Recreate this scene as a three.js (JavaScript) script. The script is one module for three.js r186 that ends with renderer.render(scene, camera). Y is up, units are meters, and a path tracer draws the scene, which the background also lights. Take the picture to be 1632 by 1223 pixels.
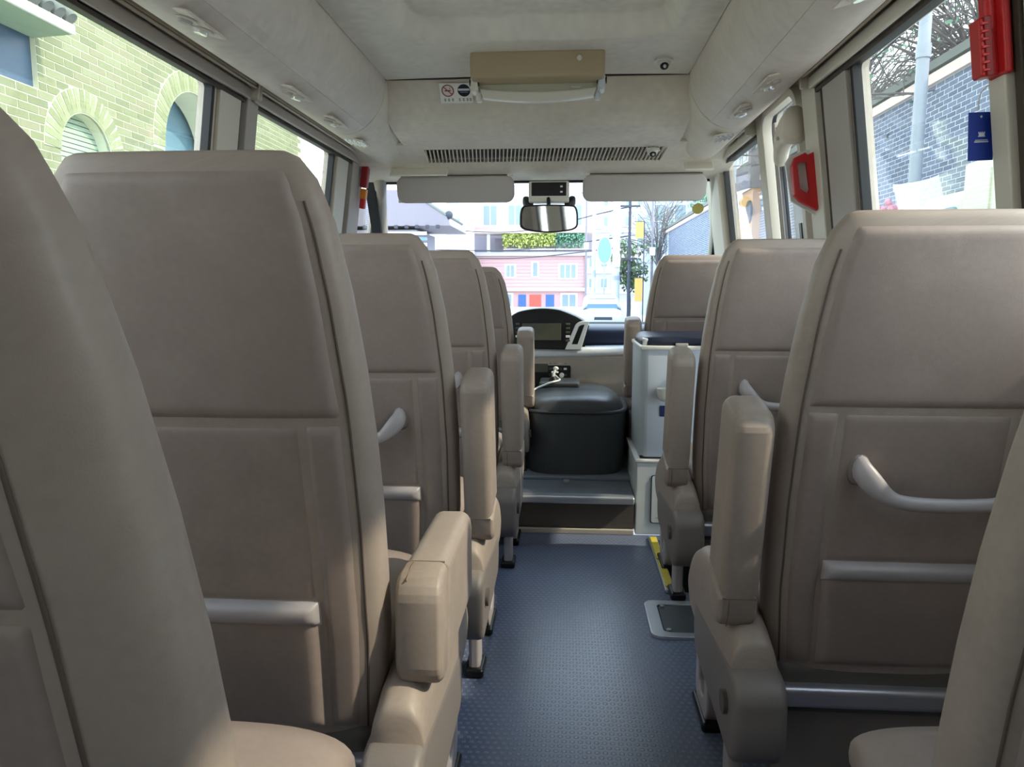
import * as THREE from 'three';
import { RoundedBoxGeometry } from 'three/addons/geometries/RoundedBoxGeometry.js';
import { mergeGeometries, toCreasedNormals } from 'three/addons/utils/BufferGeometryUtils.js';
import { ImprovedNoise } from 'three/addons/math/ImprovedNoise.js';

// ---------- camera, sky, sun, exposure ----------
const scene = new THREE.Scene();
const W = 1632, H = 1223, F = 1200;
const camera = new THREE.PerspectiveCamera(2 * Math.atan(H / 2 / F) * 180 / Math.PI, W / H, 0.02, 400);
camera.position.set(0, 1.0, 0);
camera.rotation.order = 'YXZ';
camera.rotation.set(-Math.atan(153 / Math.hypot(F, 89)), Math.atan(89 / F), 0);
const renderer = new THREE.WebGLRenderer();
renderer.toneMapping = THREE.LinearToneMapping;
renderer.toneMappingExposure = 5.0;
renderer.shadowMap.enabled = true;
{
  const w = 256, h = 128, d = new Float32Array(w * h * 4);
  for (let y = 0; y < h; y++) for (let x = 0; x < w; x++) {
    const up = Math.max(0, ((y + 0.5) / h - 0.5) * 2), t = Math.pow(up, 0.6), i = (y * w + x) * 4;
    d[i] = 0.98 - 0.38 * t; d[i + 1] = 1.0 - 0.22 * t; d[i + 2] = 1.04 + 0.02 * t; d[i + 3] = 1;
  }
  const sky = new THREE.DataTexture(d, w, h, THREE.RGBAFormat, THREE.FloatType);
  sky.mapping = THREE.EquirectangularReflectionMapping; sky.magFilter = THREE.LinearFilter; sky.needsUpdate = true;
  scene.background = sky; scene.environment = sky;
}
const sun = new THREE.DirectionalLight('#fff0dc', 1.0);
sun.position.set(15, 14.2, 1.0); sun.target.position.set(0, 0.8, -2);
sun.shadow.radius = 3; sun.shadow.mapSize.set(2048, 2048);
Object.assign(sun.shadow.camera, { left: -30, right: 30, top: 30, bottom: -30, near: 0.5, far: 120 });
scene.add(sun, sun.target);

// ---------- helpers ----------
let seed = 7;
const rnd = () => { seed = (seed * 1664525 + 1013904223) >>> 0; return seed / 4294967296; };
const used = new Map();
function numbered(n) { const k = used.get(n) ?? 0; used.set(n, k + 1); return k ? n + '_' + String(k).padStart(3, '0') : n; }
function tag(o, label, category, group) { if (label) o.userData.label = label; if (category) o.userData.category = category; if (group) o.userData.group = group; return o; }
function thing(name, label, category, pos = [0, 0, 0], group) { const o = new THREE.Group(); o.name = numbered(name); o.position.set(...pos); scene.add(o); return tag(o, label, category, group); }
function part(parent, name, geo, mat, label) { const m = new THREE.Mesh(geo, mat); m.name = parent === scene ? numbered(name) : name; if (label) m.userData.label = label; parent.add(m); return m; }
function solo(name, geo, mat, label, category, group) { return tag(part(scene, name, geo, mat), label, category, group); }
function struct(name, geo, mat, pos) { const m = part(scene, name, geo, mat); m.userData.kind = 'structure'; if (pos) m.position.set(...pos); return m; }
function sgroup(name) { const o = new THREE.Group(); o.name = numbered(name); o.userData.kind = 'structure'; scene.add(o); return o; }
const merge = (a) => mergeGeometries(a.map((g) => { const q = g.index ? g.toNonIndexed() : g; for (const k of Object.keys(q.attributes)) if (!['position', 'normal', 'uv'].includes(k)) q.deleteAttribute(k); return q; }));
const box = (w, h, d, x = 0, y = 0, z = 0, r = 0) => { const g = r ? new RoundedBoxGeometry(w, h, d, 3, r) : new THREE.BoxGeometry(w, h, d); return g.translate(x, y, z); };
const V = (x, y, z) => new THREE.Vector3(x, y, z);
const tube = (pts, r, n = 24, seg = 10, closed = false) => new THREE.TubeGeometry(new THREE.CatmullRomCurve3(pts.map((p) => V(...p)), closed), n, r, seg, closed);
const cyl = (r1, r2, h, n = 20) => new THREE.CylinderGeometry(r1, r2, h, n);
function rrect(x0, y0, x1, y1, r, s = new THREE.Shape()) {
  s.moveTo(x0 + r, y0); s.lineTo(x1 - r, y0); s.absarc(x1 - r, y0 + r, r, -Math.PI / 2, 0); s.lineTo(x1, y1 - r); s.absarc(x1 - r, y1 - r, r, 0, Math.PI / 2);
  s.lineTo(x0 + r, y1); s.absarc(x0 + r, y1 - r, r, Math.PI / 2, Math.PI); s.lineTo(x0, y0 + r); s.absarc(x0 + r, y0 + r, r, Math.PI, Math.PI * 1.5); return s;
}
const extr = (s, depth, bevel = 0, o = {}) => new THREE.ExtrudeGeometry(s, { depth, bevelEnabled: bevel > 0, bevelSize: bevel, bevelThickness: bevel, bevelSegments: 3, curveSegments: 10, ...o });
// shape drawn as (z, y) then extruded along x
const extrX = (s, x0, x1, bevel = 0) => extr(s, Math.abs(x1 - x0) - 2 * bevel, bevel).translate(0, 0, Math.min(x0, x1) + bevel).applyMatrix4(new THREE.Matrix4().set(0, 0, 1, 0, 0, 1, 0, 0, -1, 0, 0, 0, 0, 0, 0, 1));
// (with that matrix shape x -> -z, so shapes are drawn with x = depth ahead of the camera = -z)
function poly(pts) { const s = new THREE.Shape(); pts.forEach((p, i) => (i ? s.lineTo(p[0], p[1]) : s.moveTo(p[0], p[1]))); return s; }
function shell(pts, t) { // a thin curved panel along a polyline, thickness t to the left of it
  const c = new THREE.CatmullRomCurve3(pts.map((p) => V(p[0], p[1], 0))).getPoints(30), o = [];
  c.forEach((p, i) => { const a = c[Math.max(0, i - 1)], b = c[Math.min(c.length - 1, i + 1)], d = b.clone().sub(a).normalize(); o.push([p.x - d.y * t, p.y + d.x * t]); });
  return poly([...c.map((p) => [p.x, p.y]), ...o.reverse()]);
}
function grid(nu, nv, f, uvScale = 1) { // surface from f(u, v) -> [x, y, z]
  const pos = [], uv = [], idx = [];
  for (let j = 0; j <= nv; j++) for (let i = 0; i <= nu; i++) { const p = f(i / nu, j / nv); pos.push(p[0], p[1], p[2]); uv.push(p[3] ?? p[0] * uvScale, p[4] ?? (p[1] + p[2] * 0.7) * uvScale); }
  for (let j = 0; j < nv; j++) for (let i = 0; i < nu; i++) { const a = j * (nu + 1) + i, b = a + 1, c = a + nu + 1, d = c + 1; idx.push(a, b, d, a, d, c); }
  const g = new THREE.BufferGeometry();
  g.setAttribute('position', new THREE.Float32BufferAttribute(pos, 3)); g.setAttribute('uv', new THREE.Float32BufferAttribute(uv, 2)); g.setIndex(idx); g.computeVertexNormals(); return g;
}
function loft(rings) { // closed rings of equal count -> capped body with smooth sides
  const n = rings[0].length, pos = [], uv = [], idx = [];
  let v = 0;
  rings.forEach((r, j) => {
    if (j) v += r[0].distanceTo(rings[j - 1][0]);
    let u = 0;
    for (let i = 0; i <= n; i++) { const p = r[i % n]; if (i) u += p.distanceTo(r[i - 1]); pos.push(p.x, p.y, p.z); uv.push(u, v); }
  });
  for (let j = 0; j < rings.length - 1; j++) for (let i = 0; i < n; i++) { const a = j * (n + 1) + i, b = a + 1, c = a + n + 1, d = c + 1; idx.push(a, b, d, a, d, c); }
  for (const [j, flip] of [[0, 1], [rings.length - 1, 0]]) {
    const c = rings[j].reduce((s, p) => s.add(p), V(0, 0, 0)).divideScalar(n), k = pos.length / 3;
    pos.push(c.x, c.y, c.z); uv.push(0, v);
    for (let i = 0; i < n; i++) { const a = j * (n + 1) + i, b = a + 1; flip ? idx.push(k, b, a) : idx.push(k, a, b); }
  }
  const g = new THREE.BufferGeometry();
  g.setAttribute('position', new THREE.Float32BufferAttribute(pos, 3)); g.setAttribute('uv', new THREE.Float32BufferAttribute(uv, 2)); g.setIndex(idx); g.computeVertexNormals();
  const nm = g.attributes.normal;
  for (let j = 0; j < rings.length; j++) { const a = j * (n + 1), b = a + n, s = V(nm.getX(a) + nm.getX(b), nm.getY(a) + nm.getY(b), nm.getZ(a) + nm.getZ(b)).normalize(); for (const k of [a, b]) nm.setXYZ(k, s.x, s.y, s.z); }
  return g;
}
function superRing(cx, cz, hw, ht, n, N, place) { const r = []; for (let i = 0; i < N; i++) { const a = i / N * Math.PI * 2, c = Math.cos(a), s = Math.sin(a); r.push(place(cx + hw * Math.sign(c) * Math.abs(c) ** (2 / n), cz + ht * Math.sign(s) * Math.abs(s) ** (2 / n))); } return r; }
const lerpTable = (t, x) => { for (let i = 1; i < t.length; i++) if (x <= t[i][0]) { const [a, b] = [t[i - 1], t[i]], k = (x - a[0]) / (b[0] - a[0]); return a[1] + (b[1] - a[1]) * Math.max(0, k); } return t[t.length - 1][1]; };

// ---------- textures ----------
const perlin = new ImprovedNoise();
function tex(n, f, srgb) {
  const d = new Uint8Array(n * n * 4);
  for (let y = 0; y < n; y++) for (let x = 0; x < n; x++) { const c = f(x / n, y / n), i = (y * n + x) * 4; for (let k = 0; k < 3; k++) d[i + k] = Math.max(0, Math.min(255, (Array.isArray(c) ? c[k] : c) * 255)); d[i + 3] = 255; }
  const t = new THREE.DataTexture(d, n, n); t.wrapS = t.wrapT = THREE.RepeatWrapping; t.magFilter = t.minFilter = THREE.LinearFilter; if (srgb) t.colorSpace = THREE.SRGBColorSpace; t.needsUpdate = true; return t;
}
const pn = (u, v, f, o = 0) => { // tiling noise
  const a = u * f, b = v * f, w = (x, y) => perlin.noise(x + 0.37, y + 0.71, o);
  return (w(a, b) * (1 - u) + w(a - f, b) * u) * (1 - v) + (w(a, b - f) * (1 - u) + w(a - f, b - f) * u) * v;
};
const leatherBump = tex(256, (u, v) => 0.5 + 0.3 * Math.abs(pn(u, v, 40)) * 2 - 0.3 + 0.25 * pn(u, v, 90, 3)); leatherBump.repeat.set(9, 9);
const leatherTone = tex(256, (u, v) => { const k = 1 + 0.05 * pn(u, v, 4, 5) + 0.05 * pn(u, v, 13, 9) + 0.04 * pn(u, v, 60, 2); return [0.98 * k, 0.97 * k, 0.965 * k]; }, true); leatherTone.repeat.set(1.7, 1.7);
const grain = tex(256, (u, v) => 0.5 + 0.5 * pn(u, v, 80, 1) + 0.3 * pn(u, v, 33, 4)); grain.repeat.set(4, 4);
const wear = tex(256, (u, v) => { const k = 0.96 + 0.05 * pn(u, v, 3, 2) + 0.05 * pn(u, v, 9, 6) + 0.05 * pn(u, v, 37, 8); return [k, k, k]; }, true); wear.repeat.set(0.9, 0.9);
const dots = tex(256, (u, v) => { const a = u * 8, b = v * 8, o = Math.floor(b) % 2 ? 0.5 : 0, dx = ((a + o) % 1) - 0.5, dy = (b % 1) - 0.5; return Math.hypot(dx, dy) < 0.28 ? 1 : 0.15; }); dots.repeat.set(7, 7);
const dotTone = tex(512, (u, v) => { const a = u * 8, b = v * 8, o = Math.floor(b) % 2 ? 0.5 : 0, dx = ((a + o) % 1) - 0.5, dy = (b % 1) - 0.5, k = 0.94 + 0.06 * pn(u, v, 20, 4); return Math.hypot(dx, dy) < 0.28 ? [k, k, k] : [0.86 * k, 0.86 * k, 0.86 * k]; }, true); dotTone.repeat.set(7, 7);
const brickTone = tex(256, (u, v) => { const k = 0.9 + 0.2 * pn(u, v, 6, 1) + 0.25 * pn(u, v, 40, 7); return [k, k, k * 0.99]; }, true); brickTone.repeat.set(2, 2);
function paint(w, h, f) { const c = document.createElement('canvas'); c.width = w; c.height = h; f(c.getContext('2d'), w, h); const t = new THREE.CanvasTexture(c); t.colorSpace = THREE.SRGBColorSpace; return t; }

// ---------- materials ----------
const S = (color, roughness = 0.6, o = {}) => new THREE.MeshStandardMaterial({ color, roughness, ...o });
const P = (o) => new THREE.MeshPhysicalMaterial(o);
const M = {
  leather: S('#988a84', 0.5, { map: leatherTone, bumpMap: leatherBump, bumpScale: 0.00022 }),
  leatherSide: S('#a3968d', 0.5, { map: leatherTone, bumpMap: leatherBump, bumpScale: 0.00022 }),
  seatPlastic: S('#7d7470', 0.5, { bumpMap: grain, bumpScale: 0.0003 }),
  seatDark: S('#5f5a57', 0.6, { bumpMap: grain, bumpScale: 0.0003 }),
  handle: S('#a9a1a2', 0.38), steel: S('#b9b7c0', 0.32, { metalness: 0.6 }), stitch: S('#7d6c5c', 0.8), piping: S('#5f544c', 0.7),
  ceiling: S('#f1ebe0', 0.75, { map: wear, bumpMap: grain, bumpScale: 0.0004 }),
  duct: S('#e0d5cc', 0.55, { map: wear, bumpMap: grain, bumpScale: 0.0002 }),
  header: S('#e6dccd', 0.6, { map: wear, bumpMap: grain, bumpScale: 0.0003 }),
  wall: S('#d8cec2', 0.6, { map: wear, bumpMap: grain, bumpScale: 0.0002 }),
  trim: S('#d6d0c4', 0.5, { bumpMap: grain, bumpScale: 0.0002 }), trimDull: S('#b3aca8', 0.65, { bumpMap: grain, bumpScale: 0.0003 }),
  rubber: S('#14161c', 0.5), blueRubber: S('#141b28', 0.35), seam: S('#3a3330', 0.9), darkBrown: S('#40352d', 0.6),
  rail: S('#bfb29c', 0.35, { metalness: 0.3 }), blind: S('#a99e95', 0.35),
  floor: S('#7d89a8', 0.3, { map: dotTone, bumpMap: dots, bumpScale: 0.0012 }),
  platform: S('#7f8797', 0.5, { map: wear }), riser: S('#57504a', 0.6, { map: wear }), aluminium: S('#c3c7cd', 0.3, { metalness: 0.7 }),
  glass: P({ color: '#f1f4ef', roughness: 0, transmission: 1, thickness: 0, ior: 1.45 }), clearGlass: P({ color: '#f6fbfb', roughness: 0, transmission: 1, thickness: 0, ior: 1.45 }),
  lens: P({ color: '#e4e4e4', roughness: 0.18, metalness: 0.35, clearcoat: 1 }),
  black: S('#0d0e12', 0.4), padBlack: S('#1d2640', 0.45, { bumpMap: grain, bumpScale: 0.0004 }), screenGrey: S('#55564a', 0.25), whitePlastic: S('#e4e4e2', 0.4), greyWhite: S('#ced4d8', 0.35),
  engine: S('#3f4347', 0.42, { bumpMap: grain, bumpScale: 0.0005 }), dashBeige: S('#c4bbb0', 0.55, { map: wear, bumpMap: grain, bumpScale: 0.0003 }), dashLight: S('#e3e8ee', 0.35),
  yellow: S('#e6cf3f', 0.5, { map: wear }), red: S('#c41f22', 0.4), redDark: S('#8f1216', 0.45), orange: S('#e08a1e', 0.45), blue: S('#123a9c', 0.45), navy: S('#1d2f63', 0.4),
  clusterBlack: S('#15171b', 0.4), paneDark: S('#46617c', 0.4),
  mirror: S('#e8ecf0', 0.03, { metalness: 1 }), monitorBox: S('#b3a184', 0.55), monitorPanel: S('#b9b8a4', 0.4), lip: S('#dcd8cc', 0.35),
};

// ---------- the coach body ----------
const CX = -0.131, TILT = 0.1327, LX = -1.125, RX = 0.835, SILL = 0.9, ZR = 1.25;
// floor with the step well cut out, and the raised front platform
{
  const s = poly([[-1.2, -ZR], [0.9, -ZR], [0.9, 3.0], [-1.2, 3.0]]); // (x, depth)
  s.holes.push(rrect(0.36, 2.42, 0.84, 2.94, 0.004, new THREE.Path()));
  const g = extr(s, 0.05).rotateX(-Math.PI / 2).translate(0, -0.05, 0);
  struct('floor', g, M.floor);
  const w = thing('step_well', 'dark sunken entrance step beside the yellow edged floor cut-out', 'step');
  part(w, 'tread', box(0.5, 0.03, 0.56, 0.6, -0.33, -2.68), M.riser); part(w, 'riser', box(0.02, 0.32, 0.54, 0.345, -0.2, -2.68), M.black); part(w, 'riser', box(0.5, 0.32, 0.02, 0.6, -0.2, -2.955), M.black); part(w, 'riser', box(0.5, 0.32, 0.02, 0.6, -0.2, -2.405), M.black);
  const e = thing('step_edge_trim', 'metal step edge trim with two yellow warning strips at the entrance step', 'trim');
  part(e, 'frame', box(0.034, 0.012, 0.55, 0.345, 0.006, -2.68, 0.004), M.aluminium);
  part(e, 'yellow_strip', box(0.026, 0.006, 0.24, 0.345, 0.014, -2.81, 0.002), M.yellow); part(e, 'yellow_strip', box(0.026, 0.006, 0.24, 0.345, 0.014, -2.55, 0.002), M.yellow);
  const p = sgroup('trim'); p.name = 'trim_1'; 
  part(p, 'platform', merge([box(1.4, 0.153, 1.5, -0.425, 0.0765, -3.765), box(0.58, 0.153, 1.04, 0.565, 0.0765, -3.995)]), M.platform);
  part(p, 'riser', box(1.38, 0.1, 0.012, -0.415, 0.075, -3.008), M.riser); part(p, 'nosing', box(1.38, 0.03, 0.06, -0.415, 0.147, -3.0, 0.008), M.aluminium); part(p, 'skirting', box(1.38, 0.022, 0.02, -0.415, 0.011, -3.0, 0.004), M.dashBeige);
  const h = thing('floor_hatch', 'rectangular metal floor hatch with rounded corners and screws beside the step', 'hatch');
  const fr = extr((() => { const q = rrect(0.25, 2.075, 0.56, 2.325, 0.03); q.holes.push(rrect(0.285, 2.1, 0.545, 2.3, 0.02, new THREE.Path())); return q; })(), 0.006, 0.002).rotateX(-Math.PI / 2).translate(0, 0.002, 0);
  part(h, 'frame', fr, M.aluminium); part(h, 'cover', extr(rrect(0.29, 2.105, 0.54, 2.295, 0.018), 0.006).rotateX(-Math.PI / 2).translate(0, 0.0005, 0), M.engine);
  for (const [x, z] of [[0.302, 2.283], [0.302, 2.117], [0.53, 2.283], [0.53, 2.117]]) part(h, 'screw', cyl(0.007, 0.007, 0.006, 14).translate(x, 0.009, -z), M.steel);
}
// ceiling: shallow crown with a recessed rounded panel; roof above it
{
  const sd = (x, z) => { const dx = Math.abs(x + 0.105) - 0.43 + 0.12, dz = Math.abs(z + 1.1) - 1.44 + 0.12; return Math.hypot(Math.max(dx, 0), Math.max(dz, 0)) + Math.min(Math.max(dx, dz), 0) - 0.12; };
  const y = (x, z) => 1.787 + 0.006 * (1 - ((x - CX) / 0.57) ** 2) + 0.062 * THREE.MathUtils.smoothstep(-sd(x, z), -0.002, 0.042);
  const c = sgroup('ceiling');
  part(c, 'panel', grid(120, 260, (u, v) => { const x = -0.70 + 1.138 * u, z = ZR + (-2.962 - ZR) * v; return [x, y(x, z), z, x, z]; }), M.ceiling);
  part(c, 'roof', box(2.0, 0.04, 5.3, -0.14, 1.9, -1.3), M.ceiling);
}
const ductProfile = [[-0.703, 1.79], [-0.706, 1.745], [-0.72, 1.698], [-0.745, 1.655], [-0.786, 1.6128]], ductLow = [[-0.7866, 1.6123], [-0.83, 1.592], [-0.878, 1.587], [-0.925, 1.603], [-0.955, 1.64], [-0.96, 1.70]];
for (const s of [-1, 1]) {
  const mx = (x) => (s < 0 ? x : 2 * CX - x);
  const run = (pts, z0, z1, t = -0.012) => toCreasedNormals(extr(shell(pts.map(([x, y]) => [mx(x), y]), s < 0 ? t : -t), z1 - z0).translate(0, 0, z0), 0.5);
  const t = thing('overhead_duct', (s < 0 ? 'left' : 'right') + ' overhead air duct panel running along the ceiling edge above the ' + (s < 0 ? 'left' : 'right') + ' windows', 'overhead duct');
  part(t, 'upper_panel', run(ductProfile, -2.95, ZR), M.duct); part(t, 'lower_panel', run(ductLow, -2.95, ZR), M.duct);
  part(t, 'backing', box(0.2, 0.03, 4.2, mx(-0.83), 1.76, -0.85), M.seam);
  // recessed lamp and nozzle pairs
  const nz = s < 0 ? [-1.72, -2.33, -2.72] : [-1.62, -2.32, -2.66];
  for (const z of nz) {
    const l = new THREE.Group(); l.name = 'reading_lamp'; t.add(l);
    const x = s < 0 ? -0.845 : 2 * CX + 0.845;
    for (const dz of [-0.035, 0.035]) {
      const b = cyl(0.024, 0.027, 0.008, 22), q = cyl(0.017, 0.015, 0.012, 20);
      const put = (g, dy) => g.rotateZ(s < 0 ? -0.28 : 0.28).translate(x, 1.588 + dy, z + dz);
      part(l, 'bezel', put(b, 0), M.trim); part(l, 'lens', put(q, -0.005), dz < 0 ? M.lens : M.trimDull);
    }
    part(l, 'plate', box(0.075, 0.006, 0.19, 0, 0, 0, 0.0028).rotateZ(s < 0 ? -0.25 : 0.25).translate(x, 1.592, z), M.duct);
  }
  // front side header that carries the duct's shape on to the pillar
  const p = sgroup('trim'); p.name = s < 0 ? 'trim_2' : 'trim_3';
  part(p, 'corner_panel', run([...ductProfile, ...ductLow.slice(1)], -3.72, -2.954, -0.014), M.header);
  part(p, 'seam', run([...ductProfile, ...ductLow.slice(1)].map(([x, y]) => [x - 0.003, y + 0.004]), -2.96, -2.944, -0.006), M.seam);
  const cl = thing('corner_lamp', 'clear faceted lamp lens at the front end of the ' + (s < 0 ? 'left' : 'right') + ' overhead duct', 'lamp');
  const lx = s < 0 ? -0.86 : 2 * CX + 0.86;
  part(cl, 'lens', (() => { const gs = []; for (let i = 0; i < 4; i++) for (let j = 0; j < 5; j++) gs.push(new THREE.ConeGeometry(0.012, 0.012, 4).rotateX(Math.PI).rotateY(0.78).translate(-0.027 + i * 0.018, -0.006, -0.038 + j * 0.019)); return merge(gs); })(), M.lens);
  part(cl, 'bezel', box(0.09, 0.008, 0.11, 0, 0.003, 0, 0.003), M.trim);
  cl.position.set(lx, 1.583, -3.08); cl.rotation.z = s < 0 ? -0.2 : 0.2;
}
// side walls: extruded shapes with window openings, leaning inwards
const wallM = (s) => new THREE.Matrix4().makeTranslation(s < 0 ? LX : RX, SILL, 0).multiply(new THREE.Matrix4().makeRotationZ(s * TILT));
function onWall(o, s) { o.position.set(s < 0 ? LX : RX, SILL, 0); o.rotation.z = s * TILT; return o; }
// local frame of a wall: y' up from the sill, inward = -s
const pane = (s, z0, z1, y0, y1, r) => extrX(rrect(z0, y0 - SILL, z1, y1 - SILL, r), s * 0.014, s * 0.02);
const strip = (s, z0, z1, y0, y1, t, r = 0.003, off = 0) => box(t, y1 - y0, z1 - z0, -s * (t / 2 + off), (y0 + y1) / 2 - SILL, -(z0 + z1) / 2, r);
const frame = (s, z0, z1, y0, y1, r, w, t0 = -0.012, t1 = 0.024) => { const q = rrect(z0 - w, y0 - SILL - w, z1 + w, y1 - SILL + w, r + w); q.holes.push(rrect(z0, y0 - SILL, z1, y1 - SILL, r, new THREE.Path())); return extrX(q, s * t0, s * t1, 0.002); };
const WIN = { '-1': [[-0.95, -0.3, 0.94, 1.6, 0.03], [0.3, 1.25, 0.94, 1.6, 0.03], [1.365, 2.21, 0.94, 1.6, 0.025], [2.485, 3.35, 0.94, 1.6, 0.025], [3.78, 4.17, 0.94, 1.58, 0.12]], 1: [[-0.95, -0.4, 0.94, 1.6, 0.03], [0.25, 1.38, 0.94, 1.6, 0.03], [1.49, 2.15, 0.94, 1.6, 0.025], [2.55, 2.975, 0.98, 1.645, 0.06], [3.09, 3.81, 0.94, 1.6, 0.03]] };
const winThings = {};
for (const s of [-1, 1]) {
  const q = poly([[-ZR, 0], [4.3, 0], [4.3, 0.93], [-ZR, 0.93]]);
  for (const [a, b, c, d, r] of WIN[s]) q.holes.push(rrect(a, c - SILL, b, d - SILL, r, new THREE.Path()));
  const w = sgroup(s < 0 ? 'wall_left' : 'wall_right');
  const up = part(w, 'window_wall', extrX(q, 0, s * 0.045), M.wall); onWall(up, s);
  part(w, 'lower_wall', s < 0 ? box(0.05, 1.3, 5.6, LX - 0.02, 0.26, -1.5) : merge([box(0.05, 1.3, 3.7, RX + 0.045, 0.26, -0.55), box(0.05, 1.3, 1.4, RX + 0.045, 0.26, -3.6), box(0.05, 0.06, 0.6, RX + 0.045, 0.88, -2.68), box(0.05, 0.5, 0.6, RX + 0.045, -0.2, -2.68)]), M.wall);
  part(w, 'sill', strip(s, -ZR, 4.2, 0.88, 0.915, 0.03, 0.01).applyMatrix4(wallM(s)), M.trim);
  WIN[s].forEach(([a, b, c, d, r], i) => {
    const g = sgroup('window_' + (i + 1 + (s > 0 ? 5 : 0))); onWall(g, s);
    part(g, 'glass', pane(s, a, b, c, d, Math.max(0.005, r)), M.glass);
    part(g, 'rubber_seal', frame(s, a + 0.01, b - 0.01, c + 0.01, d - 0.01, Math.max(0.005, r - 0.01), 0.012, -0.004, 0.022), i === 4 && s < 0 ? M.blueRubber : i === 3 && s > 0 ? M.blueRubber : M.rubber);
    winThings[s + '_' + i] = g;
  });
}
{ // heater ledge along the left wall (carries the single seats' wall side)
  const p = sgroup('trim'); p.name = 'trim_4'; part(p, 'ledge', box(0.22, 0.4, 4.1, -1.0, 0.2, -0.9, 0.03), M.wall);
}
function wallTrim(n, s, z0, z1, y0, y1, t, m) { const o = struct('trim_' + n, strip(s, z0, z1, y0, y1, t, 0.004), m); onWall(o, s); return o; }
wallTrim(5, -1, 2.232, 2.37, 0.92, 1.6, 0.014, M.trim); wallTrim(6, -1, 2.376, 2.39, 0.92, 1.6, 0.006, M.darkBrown); wallTrim(7, -1, 2.395, 2.475, 0.92, 1.63, 0.024, M.trimDull);
wallTrim(8, -1, 3.37, 3.53, 0.92, 1.6, 0.014, M.trim); wallTrim(9, -1, 3.54, 3.56, 0.92, 1.6, 0.006, M.darkBrown); wallTrim(10, -1, 3.57, 3.745, 0.92, 1.62, 0.024, M.trimDull); wallTrim(11, -1, 1.24, 1.35, 0.92, 1.6, 0.02, M.trimDull);
wallTrim(12, 1, 2.165, 2.345, 0.92, 1.6, 0.014, M.trimDull); wallTrim(13, 1, 2.35, 2.385, 0.92, 1.6, 0.006, M.darkBrown); wallTrim(14, 1, 2.395, 2.515, 0.92, 1.66, 0.02, M.trim); wallTrim(15, 1, 3.0, 3.075, 0.92, 1.66, 0.022, M.trim);
wallTrim(16, 1, 1.425, 1.478, 0.92, 1.62, 0.02, M.trim); wallTrim(17, 1, 1.395, 1.42, 0.92, 1.62, 0.008, M.darkBrown); wallTrim(18, 1, 3.84, 4.1, 0.92, 1.6, 0.03, M.trim);
{ // door frame moulding round the door's tall window, slim strips of its folding leaves
  const d = sgroup('door_1'); onWall(d, 1);
  part(d, 'moulding', frame(1, 2.565, 2.96, 0.995, 1.63, 0.055, 0.022, -0.03, 0.004), M.trim); part(d, 'leaf_edge', strip(1, 2.885, 2.915, 0.96, 1.6, 0.012, 0.003, -0.006), M.trimDull); part(d, 'leaf_seal', strip(1, 2.83, 2.87, 0.96, 1.58, 0.012, 0.003, -0.006), M.blueRubber);
  part(d, 'lower_glass', box(0.006, 0.8, 0.56, 0.045, -0.45, -2.68).applyMatrix4(wallM(1).invert().multiply(new THREE.Matrix4().makeTranslation(RX, SILL, 0))), M.glass);
  const c = thing('door_grab_cover', 'beige moulded grip cover on the entrance door above the red hammer', 'grip'); onWall(c, 1);
  part(c, 'shell', loft([0, 0.2, 0.4, 0.6, 0.8, 1].map((t) => superRing(-0.035 - 0.012 * Math.sin(t * 3), 0, 0.024 + 0.012 * t, 0.03 + 0.03 * t * t, 2.6, 18, (x, z) => V(x, 0.555 + 0.07 * Math.sin(t * 1.6) + z, -2.74 + 0.2 * t)))), M.header);
  part(c, 'screw', new THREE.SphereGeometry(0.006, 10, 8).translate(-0.078, 0.6, -2.6), M.steel);
  const b = thing('bracket_panel', 'pale upright panel beside the red hammer on the door post', 'panel'); onWall(b, 1); part(b, 'plate', strip(1, 2.60, 2.70, 0.95, 1.42, 0.008, 0.003, 0.012), M.greyWhite); part(b, 'slot', strip(1, 2.615, 2.64, 0.95, 1.22, 0.004, 0.001, 0.02), M.black);
}
// rear wall with a wide window, cowl below the windscreen, windscreen and its pillars
{
  const q = poly([[-1.2, -0.4], [0.9, -0.4], [0.9, 1.92], [-1.2, 1.92]]); 
  const w = sgroup('wall_rear'); part(w, 'panel', extr(q, 0.05).translate(0, 0, ZR), M.wall);
  const f = sgroup('wall_front'); part(f, 'cowl', box(2.0, 1.2, 0.05, -0.14, 0.2, -4.5), M.black);
  const sl = Math.atan2(0.43, 0.76), len = Math.hypot(0.43, 0.76), ws = sgroup('window_11');
  part(ws, 'glass', extr(rrect(-1.02, 0, 0.77, len, 0.08), 0.006), M.clearGlass); part(ws, 'rubber_seal', (() => { const r = rrect(-1.06, -0.04, 0.81, len + 0.04, 0.11); r.holes.push(rrect(-1.01, 0.01, 0.76, len - 0.01, 0.07, new THREE.Path())); return extr(r, 0.03).translate(0, 0, -0.01); })(), M.rubber);
  ws.position.set(0, 0.79, -4.38); ws.rotation.x = sl;
  for (const s of [-1, 1]) {
    const p = sgroup('trim'); p.name = s < 0 ? 'trim_19' : 'trim_20'; const x0 = s < 0 ? -1.085 : 0.80, x1 = s < 0 ? -0.995 : 0.752;
    part(p, 'pillar_cover', tube([[x0, 0.75, -4.42], [x0 - s * 0.012, 1.0, -4.3], [x1 + s * 0.03, 1.3, -4.14], [x1, 1.5, -4.0], [x1 - s * 0.04, 1.6, -3.88]], 0.036, 20, 12), s < 0 ? M.blind : M.trim);
  }
}
const slatG = box(0.0052, 0.016, 0.158, 0, 0, 0, 0.0025).rotateX(-0.21).rotateY(0.1);
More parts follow.
